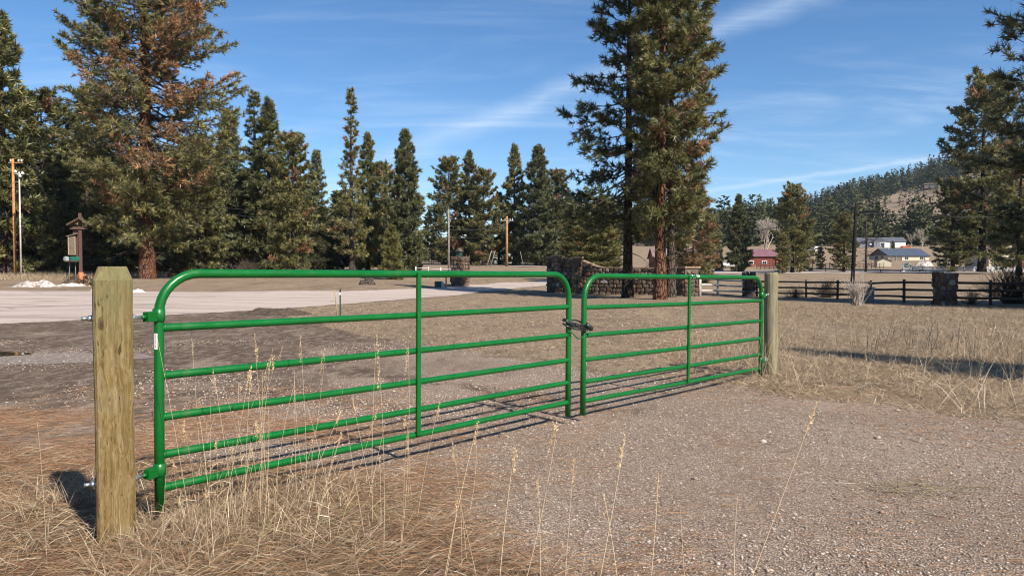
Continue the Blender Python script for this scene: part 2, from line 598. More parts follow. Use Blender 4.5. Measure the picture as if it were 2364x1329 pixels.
def link(name, me, mat, parent=None, loc=(0, 0, 0), rot=(0, 0, 0), scale=(1, 1, 1)):
    o = bpy.data.objects.new(name, me)
    if mat and not me.materials:
        me.materials.append(MATS[mat])
    o.parent = parent
    o.location = loc
    o.rotation_euler = rot
    o.scale = scale
    COL.objects.link(o)
    return o


def np_mesh(name, V, F, col=None, smooth_shade=False, attrs=None):
    V = np.ascontiguousarray(V, np.float32)
    F = np.ascontiguousarray(F, np.int32)
    me = bpy.data.meshes.new(name)
    n, (m, k) = len(V), F.shape
    me.vertices.add(n)
    me.vertices.foreach_set('co', V.ravel())
    me.loops.add(m * k)
    me.loops.foreach_set('vertex_index', F.ravel())
    me.polygons.add(m)
    me.polygons.foreach_set('loop_start', np.arange(0, m * k, k, dtype=np.int32))
    if smooth_shade:
        me.polygons.foreach_set('use_smooth', np.ones(m, bool))
    if col is not None:
        a = me.color_attributes.new('col', 'FLOAT_COLOR', 'POINT')
        c4 = np.ones((n, 4), np.float32); c4[:, :3] = col
        a.data.foreach_set('color', c4.ravel())
    for nm, val in (attrs or {}).items():
        a = me.attributes.new(nm, 'FLOAT', 'POINT')
        a.data.foreach_set('value', np.ascontiguousarray(val, np.float32))
    me.update(calc_edges=True)
    me.validate()
    return me


class MB:
    """collects simple shapes into one mesh"""
    def __init__(self):
        self.v = []; self.f = []; self.sm = []

    def add(self, v, f, sm=False):
        o = len(self.v)
        self.v += [tuple(p) for p in v]
        self.f += [tuple(i + o for i in q) for q in f]
        self.sm += [sm] * len(f)
        return self

    def box(self, c, s, rz=0.0, ry=0.0, rx=0.0, taper=1.0):
        m = Euler((rx, ry, rz)).to_matrix()
        v = []
        for z in (-.5, .5):
            k = taper if z > 0 else 1.0
            for x, y in ((-.5, -.5), (.5, -.5), (.5, .5), (-.5, .5)):
                v.append(Vector(c) + m @ Vector((x * s[0] * k, y * s[1] * k, z * s[2])))
        return self.add(v, [(3, 2, 1, 0), (4, 5, 6, 7), (0, 1, 5, 4), (1, 2, 6, 5), (2, 3, 7, 6), (3, 0, 4, 7)])

    def tube(self, pts, rad, sides=10, cap=True):
        pts = [Vector(p) for p in pts]
        if not hasattr(rad, '__len__'): rad = [rad] * len(pts)
        v = []
        prev = None
        for i, p in enumerate(pts):
            d = (pts[min(i + 1, len(pts) - 1)] - pts[max(i - 1, 0)]).normalized()
            if prev is None:
                u = d.orthogonal().normalized()
            else:
                u = (prev - d * prev.dot(d)).normalized()
            prev = u
            w = d.cross(u)
            for k in range(sides):
                a = 2 * math.pi * k / sides
                v.append(p + (u * math.cos(a) + w * math.sin(a)) * rad[i])
        f = []
        for i in range(len(pts) - 1):
            for k in range(sides):
                a, b = i * sides + k, i * sides + (k + 1) % sides
                f.append((a, b, b + sides, a + sides))
        self.add(v, f, True)
        if cap:
            o = len(self.v) - len(v)
            self.f.append(tuple(o + k for k in reversed(range(sides)))); self.sm.append(False)
            self.f.append(tuple(o + len(v) - sides + k for k in range(sides))); self.sm.append(False)
        return self

    def prism(self, poly, y0, y1):
        """poly in x,z extruded along y"""
        n = len(poly)
        v = [(x, y0, z) for x, z in poly] + [(x, y1, z) for x, z in poly]
        f = [tuple(range(n)), tuple(reversed(range(n, 2 * n)))]
        f += [((i + 1) % n, i, i + n, (i + 1) % n + n) for i in range(n)]
        return self.add(v, f)

    def lathe(self, prof, sides=16, c=(0, 0, 0), sm=True):
        v = []
        for r, z in prof:
            for k in range(sides):
                a = 2 * math.pi * k / sides
                v.append((c[0] + r * math.cos(a), c[1] + r * math.sin(a), c[2] + z))
        f = []
        for i in range(len(prof) - 1):
            for k in range(sides):
                a, b = i * sides + k, i * sides + (k + 1) % sides
                f.append((a, b, b + sides, a + sides))
        self.add(v, f, sm)
        o = len(self.v) - len(v)
        self.f.append(tuple(o + len(v) - sides + k for k in range(sides))); self.sm.append(False)
        self.f.append(tuple(o + k for k in reversed(range(sides)))); self.sm.append(False)
        return self

    def mesh(self, name, bevel=0.0, seg=2):
        me = bpy.data.meshes.new(name)
        me.from_pydata(self.v, [], self.f)
        me.polygons.foreach_set('use_smooth', self.sm)
        me.update()
        if bevel:
            import bmesh
            bm = bmesh.new(); bm.from_mesh(me)
            bmesh.ops.bevel(bm, geom=list(bm.edges), offset=bevel, segments=seg, affect='EDGES', profile=.6)
            bm.to_mesh(me); bm.free()
        return me

    def build(self, name, mat, parent=None, loc=(0, 0, 0), rot=(0, 0, 0), bevel=0.0, seg=2):
        return link(name, self.mesh(name, bevel, seg), mat, parent, loc, rot)


def segs(P0, P1, r0, r1, sides=3):
    """N straight tapered tubes at once -> verts, quads"""
    P0 = np.asarray(P0, float); P1 = np.asarray(P1, float)
    d = P1 - P0
    d = d / np.maximum(np.linalg.norm(d, axis=1, keepdims=True), 1e-9)
    ref = np.where(np.abs(d[:, 2:3]) < .9, np.array([[0, 0, 1.]]), np.array([[1., 0, 0]]))
    u = np.cross(d, ref); u /= np.linalg.norm(u, axis=1, keepdims=True)
    w = np.cross(d, u)
    a = np.arange(sides) * 2 * np.pi / sides
    ring = u[:, None, :] * np.cos(a)[None, :, None] + w[:, None, :] * np.sin(a)[None, :, None]
    r0 = np.broadcast_to(np.asarray(r0, float), (len(P0),)); r1 = np.broadcast_to(np.asarray(r1, float), (len(P0),))
    V = np.concatenate([P0[:, None, :] + ring * r0[:, None, None], P1[:, None, :] + ring * r1[:, None, None]], axis=1)
    k = np.arange(sides)
    q = np.stack([k, (k + 1) % sides, (k + 1) % sides + sides, k + sides], axis=1)
    F = q[None] + (np.arange(len(P0)) * 2 * sides)[:, None, None]
    return V.reshape(-1, 3), F.reshape(-1, 4)


def blades(P, D, L, wd, bend, col):
    """grass blades: base points, directions, lengths, widths, sideways bend vectors, colours"""
    n = len(P)
    D = D / np.linalg.norm(D, axis=1, keepdims=True)
    az = rng.uniform(0, 2 * np.pi, n)
    side = np.cross(D, np.stack([np.cos(az), np.sin(az), np.zeros(n) + .01], 1))
    side /= np.maximum(np.linalg.norm(side, axis=1, keepdims=True), 1e-6)
    L = L[:, None]; wd = wd[:, None]
    mid = P + D * L * .55 + bend * .3
    tip = P + D * L + bend
    V = np.stack([P - side * wd * .5, P + side * wd * .5, mid - side * wd * .42, mid + side * wd * .42, tip], 1)
    t = np.array([[0, 1, 3], [0, 3, 2], [2, 3, 4]])
    F = t[None] + (np.arange(n) * 5)[:, None, None]
    return V.reshape(-1, 3), F.reshape(-1, 3), np.repeat(col, 5, axis=0)


def palette(n, cols, jitter=.18):
    c = np.array(cols)[rng.integers(0, len(cols), n)]
    return c * (1 + rng.uniform(-jitter, jitter, (n, 1)))


def join(parts):
    """concatenate (V, F, C) triples"""
    off = 0; Vs = []; Fs = []; Cs = []
    for V, F, C in parts:
        Vs.append(V); Fs.append(F + off); Cs.append(C); off += len(V)
    return np.concatenate(Vs), np.concatenate(Fs), np.concatenate(Cs)

# ------------------------------------------------------------------ ground sheets
def axis(fine0, fine1, step, lo, hi, grow=1.07):
    a = list(np.arange(fine0, fine1 + 1e-6, step))
    s = step; x = a[-1]
    while x < hi:
        s *= grow; x += s; a.append(min(x, hi))
    s = step; x = a[0]; b = []
    while x > lo:
        s *= grow; x -= s; b.append(max(x, lo))
    return np.array(b[::-1] + a)


def grid_mesh(name, xs, ys, zf, keep=None, attrs=None):
    X, Y = np.meshgrid(xs, ys)
    Z = zf(X, Y)
    nx = len(xs); ny = len(ys)
    i = np.arange(nx - 1)[None] + (np.arange(ny - 1) * nx)[:, None]
    F = np.stack([i, i + 1, i + nx + 1, i + nx], -1).reshape(-1, 4)
    V = np.stack([X, Y, Z], -1).reshape(-1, 3)
    at = {}
    for k, f in (attrs or {}).items():
        at[k] = f(X, Y).ravel()
    if keep is not None:
        kv = keep(X, Y).ravel()
        F = F[kv[F].any(axis=1)]
        used = np.unique(F)
        mp = np.full(len(V), -1); mp[used] = np.arange(len(used))
        V = V[used]; F = mp[F]; at = {k: a[used] for k, a in at.items()}
    return np_mesh(name, V, F, smooth_shade=True, attrs=at)


def sdist(poly):
    P = np.array(poly, float); Q = np.roll(P, -1, axis=0)

    def f(X, Y):
        sh = X.shape
        p = np.stack([X.ravel(), Y.ravel()], 1)
        best = np.full(len(p), 1e9); inside = np.zeros(len(p), bool)
        for a, b in zip(P, Q):
            e = b - a; w = p - a
            t = np.clip((w @ e) / (e @ e), 0, 1)
            best = np.minimum(best, np.linalg.norm(w - t[:, None] * e, axis=1))
            c = ((a[1] > p[:, 1]) != (b[1] > p[:, 1])) & (p[:, 0] < (b[0] - a[0]) * (p[:, 1] - a[1]) / (b[1] - a[1] + 1e-12) + a[0])
            inside ^= c
        return np.where(inside, best, -best).reshape(sh)
    return f


gx = axis(-12, 12, .4, -4000, 4000, 1.09)
gy = np.unique(np.concatenate([axis(1, 32, .4, -80, 6000, 1.045), YS]))
ground = link('ground', grid_mesh('ground', gx, gy, ground_z), 'dead_lawn')
tag(ground, kind='structure')

# gravel drive running through the gate and out to the road
DRIVE = [(10, 1.0), (5.3, 5.9), (4.66, 6.6), (3.9, 7.25), (3.0, 8.0), (2.5, 8.75), (1.24, 9.6), (.43, 10.7), (-1.4, 13), (-3.1, 15),
         (-6.2, 20), (-8.3, 23.6), (-13, 18.9), (-17, 15.4), (-20, 9), (-14, 7.2), (-6, 6.2), (-3.2, 5.4), (-1.7, 5.0), (-.75, 4.4), (-.2, 3.7),
         (.05, 3.2), (.1, 2.0), (.5, -4), (12, -4)]
drive_sd = sdist(DRIVE)


def soil_amt(X, Y):
    left = smooth((-1.0 - X + (Y - 8) * .15) / 3.0)
    off = (X - .57) * .667 + (Y - 6.58) * .745            # distance from the wheel line through the gate
    track = np.exp(-((np.abs(off + .03 * (Y - 6) ** 1.0 * (Y > 6)) - .78) / .26) ** 2)
    return np.clip(.08 + .22 * smooth((Y - 5) / 3) + .65 * left * smooth((Y - 4) / 2) + .55 * track * smooth((Y - 6.2) / 2) + .18 * track, 0, 1)


drive = link('gravel_driveway', grid_mesh('gravel_driveway', np.arange(-20.4, 12.1, .2), np.arange(-4, 24.6, .2),
                                          lambda X, Y: ground_z(X, Y) + .006, lambda X, Y: drive_sd(X, Y) > -.9,
                                          {'edge': drive_sd, 'soil': soil_amt}), 'gravel')
tag(drive, kind='structure')

near_e = [on_ground(a, b) for a, b in ((0, 749), (250, 736), (400, 728), (580, 718), (760, 705), (944, 691), (1100, 676), (1180, 668), (1262, 658))]
far_e = [on_ground(a, b) for a, b in ((1262, 647.5), (1150, 653), (1058, 660), (961, 667), (780, 672.5), (500, 674), (300, 673), (150, 672), (0, 671))]
nl = near_e[0]; fl = far_e[-1]
ROAD = [(-60, 5.0), (-32, 9.5), (nl[0] - 4, nl[1] - 2.5)] + near_e + [(9, 76), (20, 110), (14, 114), (4, 84)] + far_e + [(-40, 33), (-60, 30)]
road_sd = sdist(ROAD)
road = link('road', grid_mesh('road', axis(-20, 6, .4, -60, 22, 1.06), axis(16, 50, .4, 5, 115, 1.05),
                              lambda X, Y: ground_z(X, Y) + .016, lambda X, Y: road_sd(X, Y) > -1.0, {'edge': road_sd}), 'road_chipseal')
tag(road, kind='structure')


def ribbon(name, mat, line, dz, seg=160):
    P = np.array(line, float)
    t = np.linspace(0, len(P) - 1, seg)
    i = np.minimum(t.astype(int), len(P) - 2); f = smooth(t - i)[:, None]
    C = P[i] * (1 - f) + P[i + 1] * f
    k = np.linspace(0, 1, 9)
    X = np.repeat(C[:, 0:1], 9, 1); Y = C[:, 1:2] * (1 - k) + C[:, 2:3] * k
    V = np.stack([X, Y, ground_z(X, Y) + dz], -1).reshape(-1, 3)
    q = np.arange(8)[None] + (np.arange(seg - 1) * 9)[:, None]
    F = np.stack([q, q + 9, q + 10, q + 1], -1).reshape(-1, 4)
    o = link(name, np_mesh(name, V, F[:, ::-1]), mat)
    return tag(o, kind='structure')


# county road across the valley: x, near side, far side
ribbon('far_road', 'road_far', [(-260, 178, 185), (-90, 170, 176), (-10, 163, 168), (22, 146, 160), (42, 134, 164), (60, 138, 157), (85, 141, 152), (120, 142, 151), (320, 150, 159)], .06)

# puddle at the edge of the drive
px_, py_ = -9.0, 11.6
a = np.linspace(0, 2 * np.pi, 40, endpoint=False)
rr = 1 + .13 * np.sin(2 * a + 1) + .09 * np.sin(3 * a + .4) + .05 * np.sin(7 * a)


def blob(name, mat, cx, cy, rx, ry, dz, kind='structure', attr=True):
    xs = np.linspace(-1.5, 1.5, 41)
    X, Y = np.meshgrid(xs, xs)
    ang = np.arctan2(Y, X)
    r = 1 + .13 * np.sin(2 * ang + 1) + .09 * np.sin(3 * ang + .4) + .05 * np.sin(7 * ang)
    e = (r - np.hypot(X, Y)) * min(rx, ry)
    V = np.stack([cx + X * rx, cy + Y * ry, ground_z(cx + X * rx, cy + Y * ry) + dz], -1).reshape(-1, 3)
    i = np.arange(40)[None] + (np.arange(40) * 41)[:, None]
    F = np.stack([i, i + 1, i + 42, i + 41], -1).reshape(-1, 4)
    ev = e.ravel()
    F = F[(ev[F] > (-.3 if attr else 0.0)).any(axis=1)]
    o = link(name, np_mesh(name, V, F, smooth_shade=True, attrs={'edge': ev}), mat)
    return tag(o, kind=kind)


blob('wet_mud', 'wet_mud', -8.0, 11.15, 2.1, .95, .011)
zl = gz(px_, py_) + .018
Vp = np.stack([px_ + 1.05 * rr * np.cos(a), py_ + .52 * rr * np.sin(a), np.full(40, zl)], 1)
Vp = np.concatenate([Vp, [[px_, py_, zl]]])
Fp = np.stack([np.arange(40), (np.arange(40) + 1) % 40, np.full(40, 40)], 1)
tag(link('puddle', np_mesh('puddle', Vp, Fp), 'puddle_water'), kind='structure')


# ------------------------------------------------------------------ hills
def hill_z(X, Y):
    crest = np.interp(X, [-600, -100, 60, 170, 235, 355, 420, 480, 545, 640, 900, 2000], [10, 14, 18, 26, 34, 54, 73, 94, 112, 122, 128, 116])
    t = (Y - 335) / 560.0
    z = crest * smooth(t) * (1 - .55 * smooth((Y - 920) / 900))
    z = z + smooth(t) * (3 * np.sin(X * .021 + Y * .008) + 2.5 * np.sin(X * .047 - Y * .013)) + 9
    return z - 14 * smooth((345 - Y) / 60)


tag(link('hill', grid_mesh('hill', np.arange(-700, 2400, 20.), np.arange(300, 2000, 20.), hill_z), 'hill_soil'), kind='structure')


# ------------------------------------------------------------------ gates
def arc(cx, cz, r, a0, a1, n=8):
    return [(cx + r * math.cos(R(a0 + (a1 - a0) * i / n)), 0, cz + r * math.sin(R(a0 + (a1 - a0) * i / n))) for i in range(n + 1)]


GL = 3.565
RAILS = [1.268 - k for k in (.289, .543, .765, .966, 1.143)]


def make_gate(label, loc, ang, slope, side, arm):
    g = empty('tube_gate', loc, ang, label, 'gate', 'the pair of green tube gates')
    g.rotation_euler = (0, slope, ang)
    r, rb, top = .0255, .215, 1.268
    path = [(0, 0, 0), (0, 0, .5), (0, 0, top - rb)] + arc(rb, top - rb, rb, 180, 90)[1:] + [(GL / 2, 0, top)] + \
        arc(GL - rb, top - rb, rb, 90, 0) + [(GL, 0, .5), (GL, 0, 0)]
    MB().tube(path, r, 18).build('frame', 'green_paint', g)
    rail = MB().tube([(.012, 0, 0), (GL * .5, 0, -.004), (GL - .012, 0, 0)], .0215, 16, cap=False).mesh('rail')
    weld = MB()
    for z in RAILS:
        ro = link('rail', rail, 'green_paint', g, (0, 0, z))
        wl = MB()
        for x in (.027, GL - .027):
            MB().tube([(x - .004, 0, 0), (x + .004, 0, 0)], .0235, 14).build('weld_bead', 'green_paint', ro)
    MB().box((GL / 2, side * .028, (top + RAILS[-1]) / 2 + .004), (.034, .022, top - RAILS[-1] + .015)).build('brace', 'green_paint', g, bevel=.004)
    # hinges: clamp collar, bracket, threaded pin
    ax = Vector(arm).normalized()
    rz = math.atan2(ax.y, ax.x)
    for z in (1.048, .226):
        h = MB().lathe([(.027, -.034), (.0315, -.032), (.0315, .032), (.027, .034)], 18).build('hinge', 'green_paint', g, (0, 0, z))
        MB().box((.058, 0, -.006), (.062, .040, .052)).build('hinge_bracket', 'green_paint', h, rot=(0, 0, rz), bevel=.004)
        MB().tube([(.085, 0, -.006), (.115, 0, -.006)], .011, 10).build('hinge_lug', 'green_paint', h, rot=(0, 0, rz))
        MB().tube([(.112, 0, -.006), (.205, 0, -.006)], .0095, 10).build('hinge_pin', 'zinc', h, rot=(0, 0, rz))
    return g


GATE_A = make_gate('green tube gate hung on the square post, sticker on its upright', (-1.88, 3.87, .115), R(48.1), .0095, -1, (-.92, -.4, 0))
GATE_B = make_gate('green tube gate hung on the round post, white logo on its top rail', (3.13, 9.2, .012), R(-134.2), -.0155, 1, (-1, 0, 0))

# paper sticker on the hinge upright of the near gate, curved round the tube
def tube_patch(name, mat, parent, a0, a1, z0, z1, r=.0262, axis='z', x0=0, zc=0):
    n = 8; v = []
    for i in range(n + 1):
        t = R(a0 + (a1 - a0) * i / n)
        for z in (z0, z1):
            if axis == 'z':
                v.append((r * math.cos(t), r * math.sin(t), z))
            else:
                v.append((z, r * math.cos(t), zc + r * math.sin(t)))
    f = [(2 * i, 2 * i + 2, 2 * i + 3, 2 * i + 1) for i in range(n)]
    return MB().add(v, f, True).build(name, mat, parent)


st = tube_patch('sticker', 'sticker', GATE_A, 178, 232, .868, .952)
for k, (z0, z1) in enumerate(((.878, .890), (.896, .902), (.906, .918), (.924, .930), (.934, .944))):
    tube_patch('print_line', 'ink', st, 208, 214, z0, z1, r=.0265)
# painted maker's mark on the top rail of the far gate: two slanting letters and a two line wordmark
zc = 1.268


def rail_mark(pts):
    """strokes on the rail's camera side, given along the rail and round it (degrees above the axis)"""
    m = MB()
    for (x0, a0), (x1, a1) in pts:
        w = .007
        v = []
        for x, ad in ((x0 - w, a0), (x0 + w, a0), (x1 + w, a1), (x1 - w, a1)):
            v.append((x, .0263 * math.cos(R(ad)), zc + .0263 * math.sin(R(ad))))
        m.add(v, [(0, 1, 2, 3)])
    return m


bx_ = GL / 2 - .045
m1 = rail_mark([((bx_, -20), (bx_ - .012, 62)), ((bx_ - .012, 60), (bx_ - .034, 52)), ((bx_ - .034, 52), (bx_ - .022, 22)),
                ((bx_ - .040, -22), (bx_ - .050, 62)), ((bx_ - .050, 60), (bx_ - .062, -18)), ((bx_ - .062, -18), (bx_ - .078, 60)), ((bx_ - .078, 58), (bx_ - .086, -20))])
m1.build('logo_letters', 'sticker', GATE_B)
tube_patch('logo_wordmark', 'sticker', GATE_B, 30, 48, bx_ - .105, bx_ - .185, r=.0263, axis='x', zc=zc)
tube_patch('logo_wordmark', 'sticker', GATE_B, 2, 14, bx_ - .112, bx_ - .175, r=.0263, axis='x', zc=zc)

# ------------------------------------------------------------------ gate posts
PX, PY, PW = -2.012, 3.683, .172
post = empty('gate_post', (PX, PY, gz(PX, PY)), R(31), 'thick square treated wood post with chamfered top holding the near gate', 'post')
h = 1.42 - gz(PX, PY)
hw = PW / 2
bmv = MB()
prof = [(-.25, hw), (.0, hw), (.35, hw * 1.005), (.7, hw), (1.05, hw * 1.004), (h - .068, hw), (h - .004, hw * .73), (h, hw * .71)]
v = []; f = []
for zi, (z, w) in enumerate(prof):
    c = .012 * (w / hw)
    ring = [(-w + c, -w), (w - c, -w), (w, -w + c), (w, w - c), (w - c, w), (-w + c, w), (-w, w - c), (-w, -w + c)]
    for x, y in ring:
        v.append((x + .002 * math.sin(z * 5 + x * 9), y + .002 * math.cos(z * 4 + y * 7), z))
n = 8
for i in range(len(prof) - 1):
    for k in range(n):
        f.append((i * n + k, i * n + (k + 1) % n, (i + 1) * n + (k + 1) % n, (i + 1) * n + k))
f.append(tuple((len(prof) - 1) * n + k for k in range(n)))
bmv.add(v, f).build('timber', 'treated_timber', post)
for zb in (1.162, .333):
    zl = zb - gz(PX, PY)
    w = MB().tube([(-hw - .0005, 0, zl), (-hw - .0045, 0, zl)], .030, 20).build('washer', 'zinc', post)
    nut = MB()
    nut.tube([(-hw - .0048, 0, zl), (-hw - .022, 0, zl)], .0165, 6)
    nut.build('nut', 'zinc', w)
    MB().tube([(-hw - .0222, 0, zl), (-hw - .052, 0, zl)], .0098, 12).build('bolt_end', 'zinc', w)
    w2 = MB().tube([(hw + .0005, 0, zl), (hw + .0035, 0, zl)], .019, 16).build('washer', 'zinc', post)
    MB().tube([(hw + .0037, 0, zl), (hw + .016, 0, zl)], .0145, 6).build('nut', 'zinc', w2)
rs = MB()
for z0, z1, w in ((.98, 1.06, .006), (.90, .97, .004), (.83, .89, .006), (1.08, 1.15, .003)):
    rs.add([(hw + .0012, -hw + .014, z0), (hw + .0012, -hw + .014 + w * 2, z0 + .01), (hw + .0012, -hw + .014 + w, z1), (hw + .0012, -hw + .0135, z1 - .01)], [(0, 1, 2, 3)])
rs.build('rust_stain', 'rust', post)

QX, QY = 3.315, 9.36
post2 = empty('gate_post', (QX, QY, gz(QX, QY)), 0, 'weathered round wood post holding the far gate, tall grass at its foot', 'post')
h2 = 1.345 - gz(QX, QY)
m = MB()
prof = []
for i in range(11):
    prof.append((.0845 + .0015 * math.sin(i * 2.1), -.2 + (h2 + .17) * i / 10))
prof += [(.082, h2 - .018), (.075, h2 - .005), (.058, h2)]
m.lathe(prof, 22)
m.v = [(x + .004 * math.sin(z * 6), y + .003 * math.cos(z * 5), z) for x, y, z in m.v]
m.build('timber', 'round_post_wood', post2)
for zb in (1.06, .24):
    zl = zb - gz(QX, QY)
    d = Vector((-.765, -.64, 0))
    p0 = d * .080; p1 = d * .100
    w = MB().tube([p0 + Vector((0, 0, zl)), d * .0875 + Vector((0, 0, zl))], .022, 16).build('washer', 'zinc', post2)
    MB().tube([d * .088 + Vector((0, 0, zl)), p1 + Vector((0, 0, zl))], .0155, 6).build('nut', 'zinc', w)

# ------------------------------------------------------------------ cable lock and chain at the meeting uprights
cA = Vector((.498, 6.524, 0)); cB = Vector((.643, 6.643, 0))
mid = (cA + cB) / 2
gd = (cB - cA).normalized(); gn = Vector((gd.y, -gd.x, 0))     # gn points to the camera side
lock = empty('cable_lock', (mid.x, mid.y, .90), 0, 'black cable lock looped round the meeting uprights of both gates', 'lock')
sa = (cB - cA).length / 2 + .042
for k, (dz, tilt, ra, rb_) in enumerate(((.030, -.025, sa, .043), (.008, -.040, sa + .006, .047), (-.018, -.03, sa + .003, .044))):
    pts = []
    for i in range(37):
        t = 2 * math.pi * i / 36
        ca, sb = math.cos(t), math.sin(t)
        ex = abs(ca) ** .55 * math.copysign(1, ca) * ra
        ey = abs(sb) ** .8 * math.copysign(1, sb) * rb_
        z = dz + tilt * ca - .028 * max(0, sb) + .006 * math.sin(3 * t + k)
        pts.append(gd * ex + gn * ey + Vector((0, 0, z)))
    MB().tube(pts, .0075, 8, cap=False).build('cable_loop', 'black_cable', lock)
lb = gd * (sa - .012) + gn * .054 + Vector((0, 0, -.028))
ax = (gd * .8 + Vector((0, 0, -.55)) + gn * .15).normalized()
body = MB().tube([lb - ax * .045, lb - ax * .040, lb + ax * .028, lb + ax * .036], [.014, .021, .025, .019], 14).build('lock_body', 'lock_body', lock)
MB().tube([lb + ax * .0362, lb + ax * .041], .016, 14).build('key_cap', 'zinc', body)
sl = -gd * .028 + gn * .050 + Vector((0, 0, -.004))
MB().tube([sl - gd * .02, sl - gd * .015, sl + gd * .015, sl + gd * .02 - Vector((0, 0, .004))], [.008, .013, .013, .008], 10).build('ferrule', 'black_cable', lock)

chain = empty('chain', (mid.x, mid.y, .80), 0, 'short green painted chain draped between the meeting uprights', 'chain')
lk = MB()
pts = []
for i in range(13):
    t = 2 * math.pi * i / 12
    pts.append((.0065 * math.sin(t) + 0, 0, .0085 * math.cos(t) + math.copysign(.007, math.cos(t))))
lk.tube(pts, .0028, 6, cap=False)
link_me = lk.mesh('chain_link')
keys = [(-gd * .115 + gn * .010 + Vector((0, 0, .005))), (-gd * .105 + gn * .045 + Vector((0, 0, .045))), (-gd * .07 + gn * .052 + Vector((0, 0, .015))),
        (-gd * .02 + gn * .046 + Vector((0, 0, -.022))), (gd * .03 + gn * .042 + Vector((0, 0, -.028))), (gd * .07 + gn * .048 + Vector((0, 0, .0))),
        (gd * .105 + gn * .045 + Vector((0, 0, .048))), (gd * .122 + gn * .012 + Vector((0, 0, .035)))]
dense = []
for a, b in zip(keys[:-1], keys[1:]):
    for i in range(10): dense.append(a.lerp(b, i / 10))
dense.append(keys[-1])
acc = 0; last = dense[0]; nl_ = 0
for p, q in zip(dense[:-1], dense[1:]):
    acc += (q - p).length
    if acc > .0225:
        d = q - last
        qt = d.to_track_quat('Z', 'X') @ Euler((0, 0, R(90 * (nl_ % 2)))).to_quaternion()
        o = link('chain_link', link_me, 'green_chain', chain, (last + q) / 2)
        o.rotation_euler = qt.to_euler()
        last = q.copy(); acc = 0; nl_ += 1

# ------------------------------------------------------------------ trees
GREEN = [(.165, .160, .060), (.205, .188, .074), (.122, .128, .055), (.245, .212, .090)]
BLUEG = [(.122, .130, .060), (.150, .152, .070), (.094, .106, .055), (.188, .175, .078)]
YELG = [(.15, .145, .045), (.19, .17, .052), (.12, .125, .042)]
BROWN = [(.33, .175, .085), (.40, .22, .115), (.25, .132, .068), (.34, .21, .12)]


def needle_tufts(C, D, size, K, width, base_col, rg, spread=1.05, length_jit=.3):
    """tufts of long needles: centres, shoot directions, sizes -> triangles"""
    n = len(C)
    r = rg.normal(size=(n, K, 3)); r /= np.linalg.norm(r, axis=2, keepdims=True)
    nd = D[:, None, :] * 1.0 + r * spread
    nd /= np.linalg.norm(nd, axis=2, keepdims=True)
    ln = size[:, None] * rg.uniform(1 - length_jit, 1.0, (n, K))
    b = C[:, None, :] - D[:, None, :] * size[:, None, None] * rg.uniform(0, .55, (n, K, 1))
    tip = b + nd * ln[:, :, None]
    s = np.cross(nd, rg.normal(size=(n, K, 3))); s /= np.maximum(np.linalg.norm(s, axis=2, keepdims=True), 1e-6)
    w = width * size[:, None, None]
    V = np.stack([b - s * w, b + s * w, tip], axis=2).reshape(-1, 3)
    F = np.arange(n * K * 3).reshape(-1, 3)
    cj = base_col[:, None, :] * rg.uniform(.75, 1.25, (n, K, 1))
    return V, F, np.repeat(cj.reshape(-1, 3), 3, axis=0)


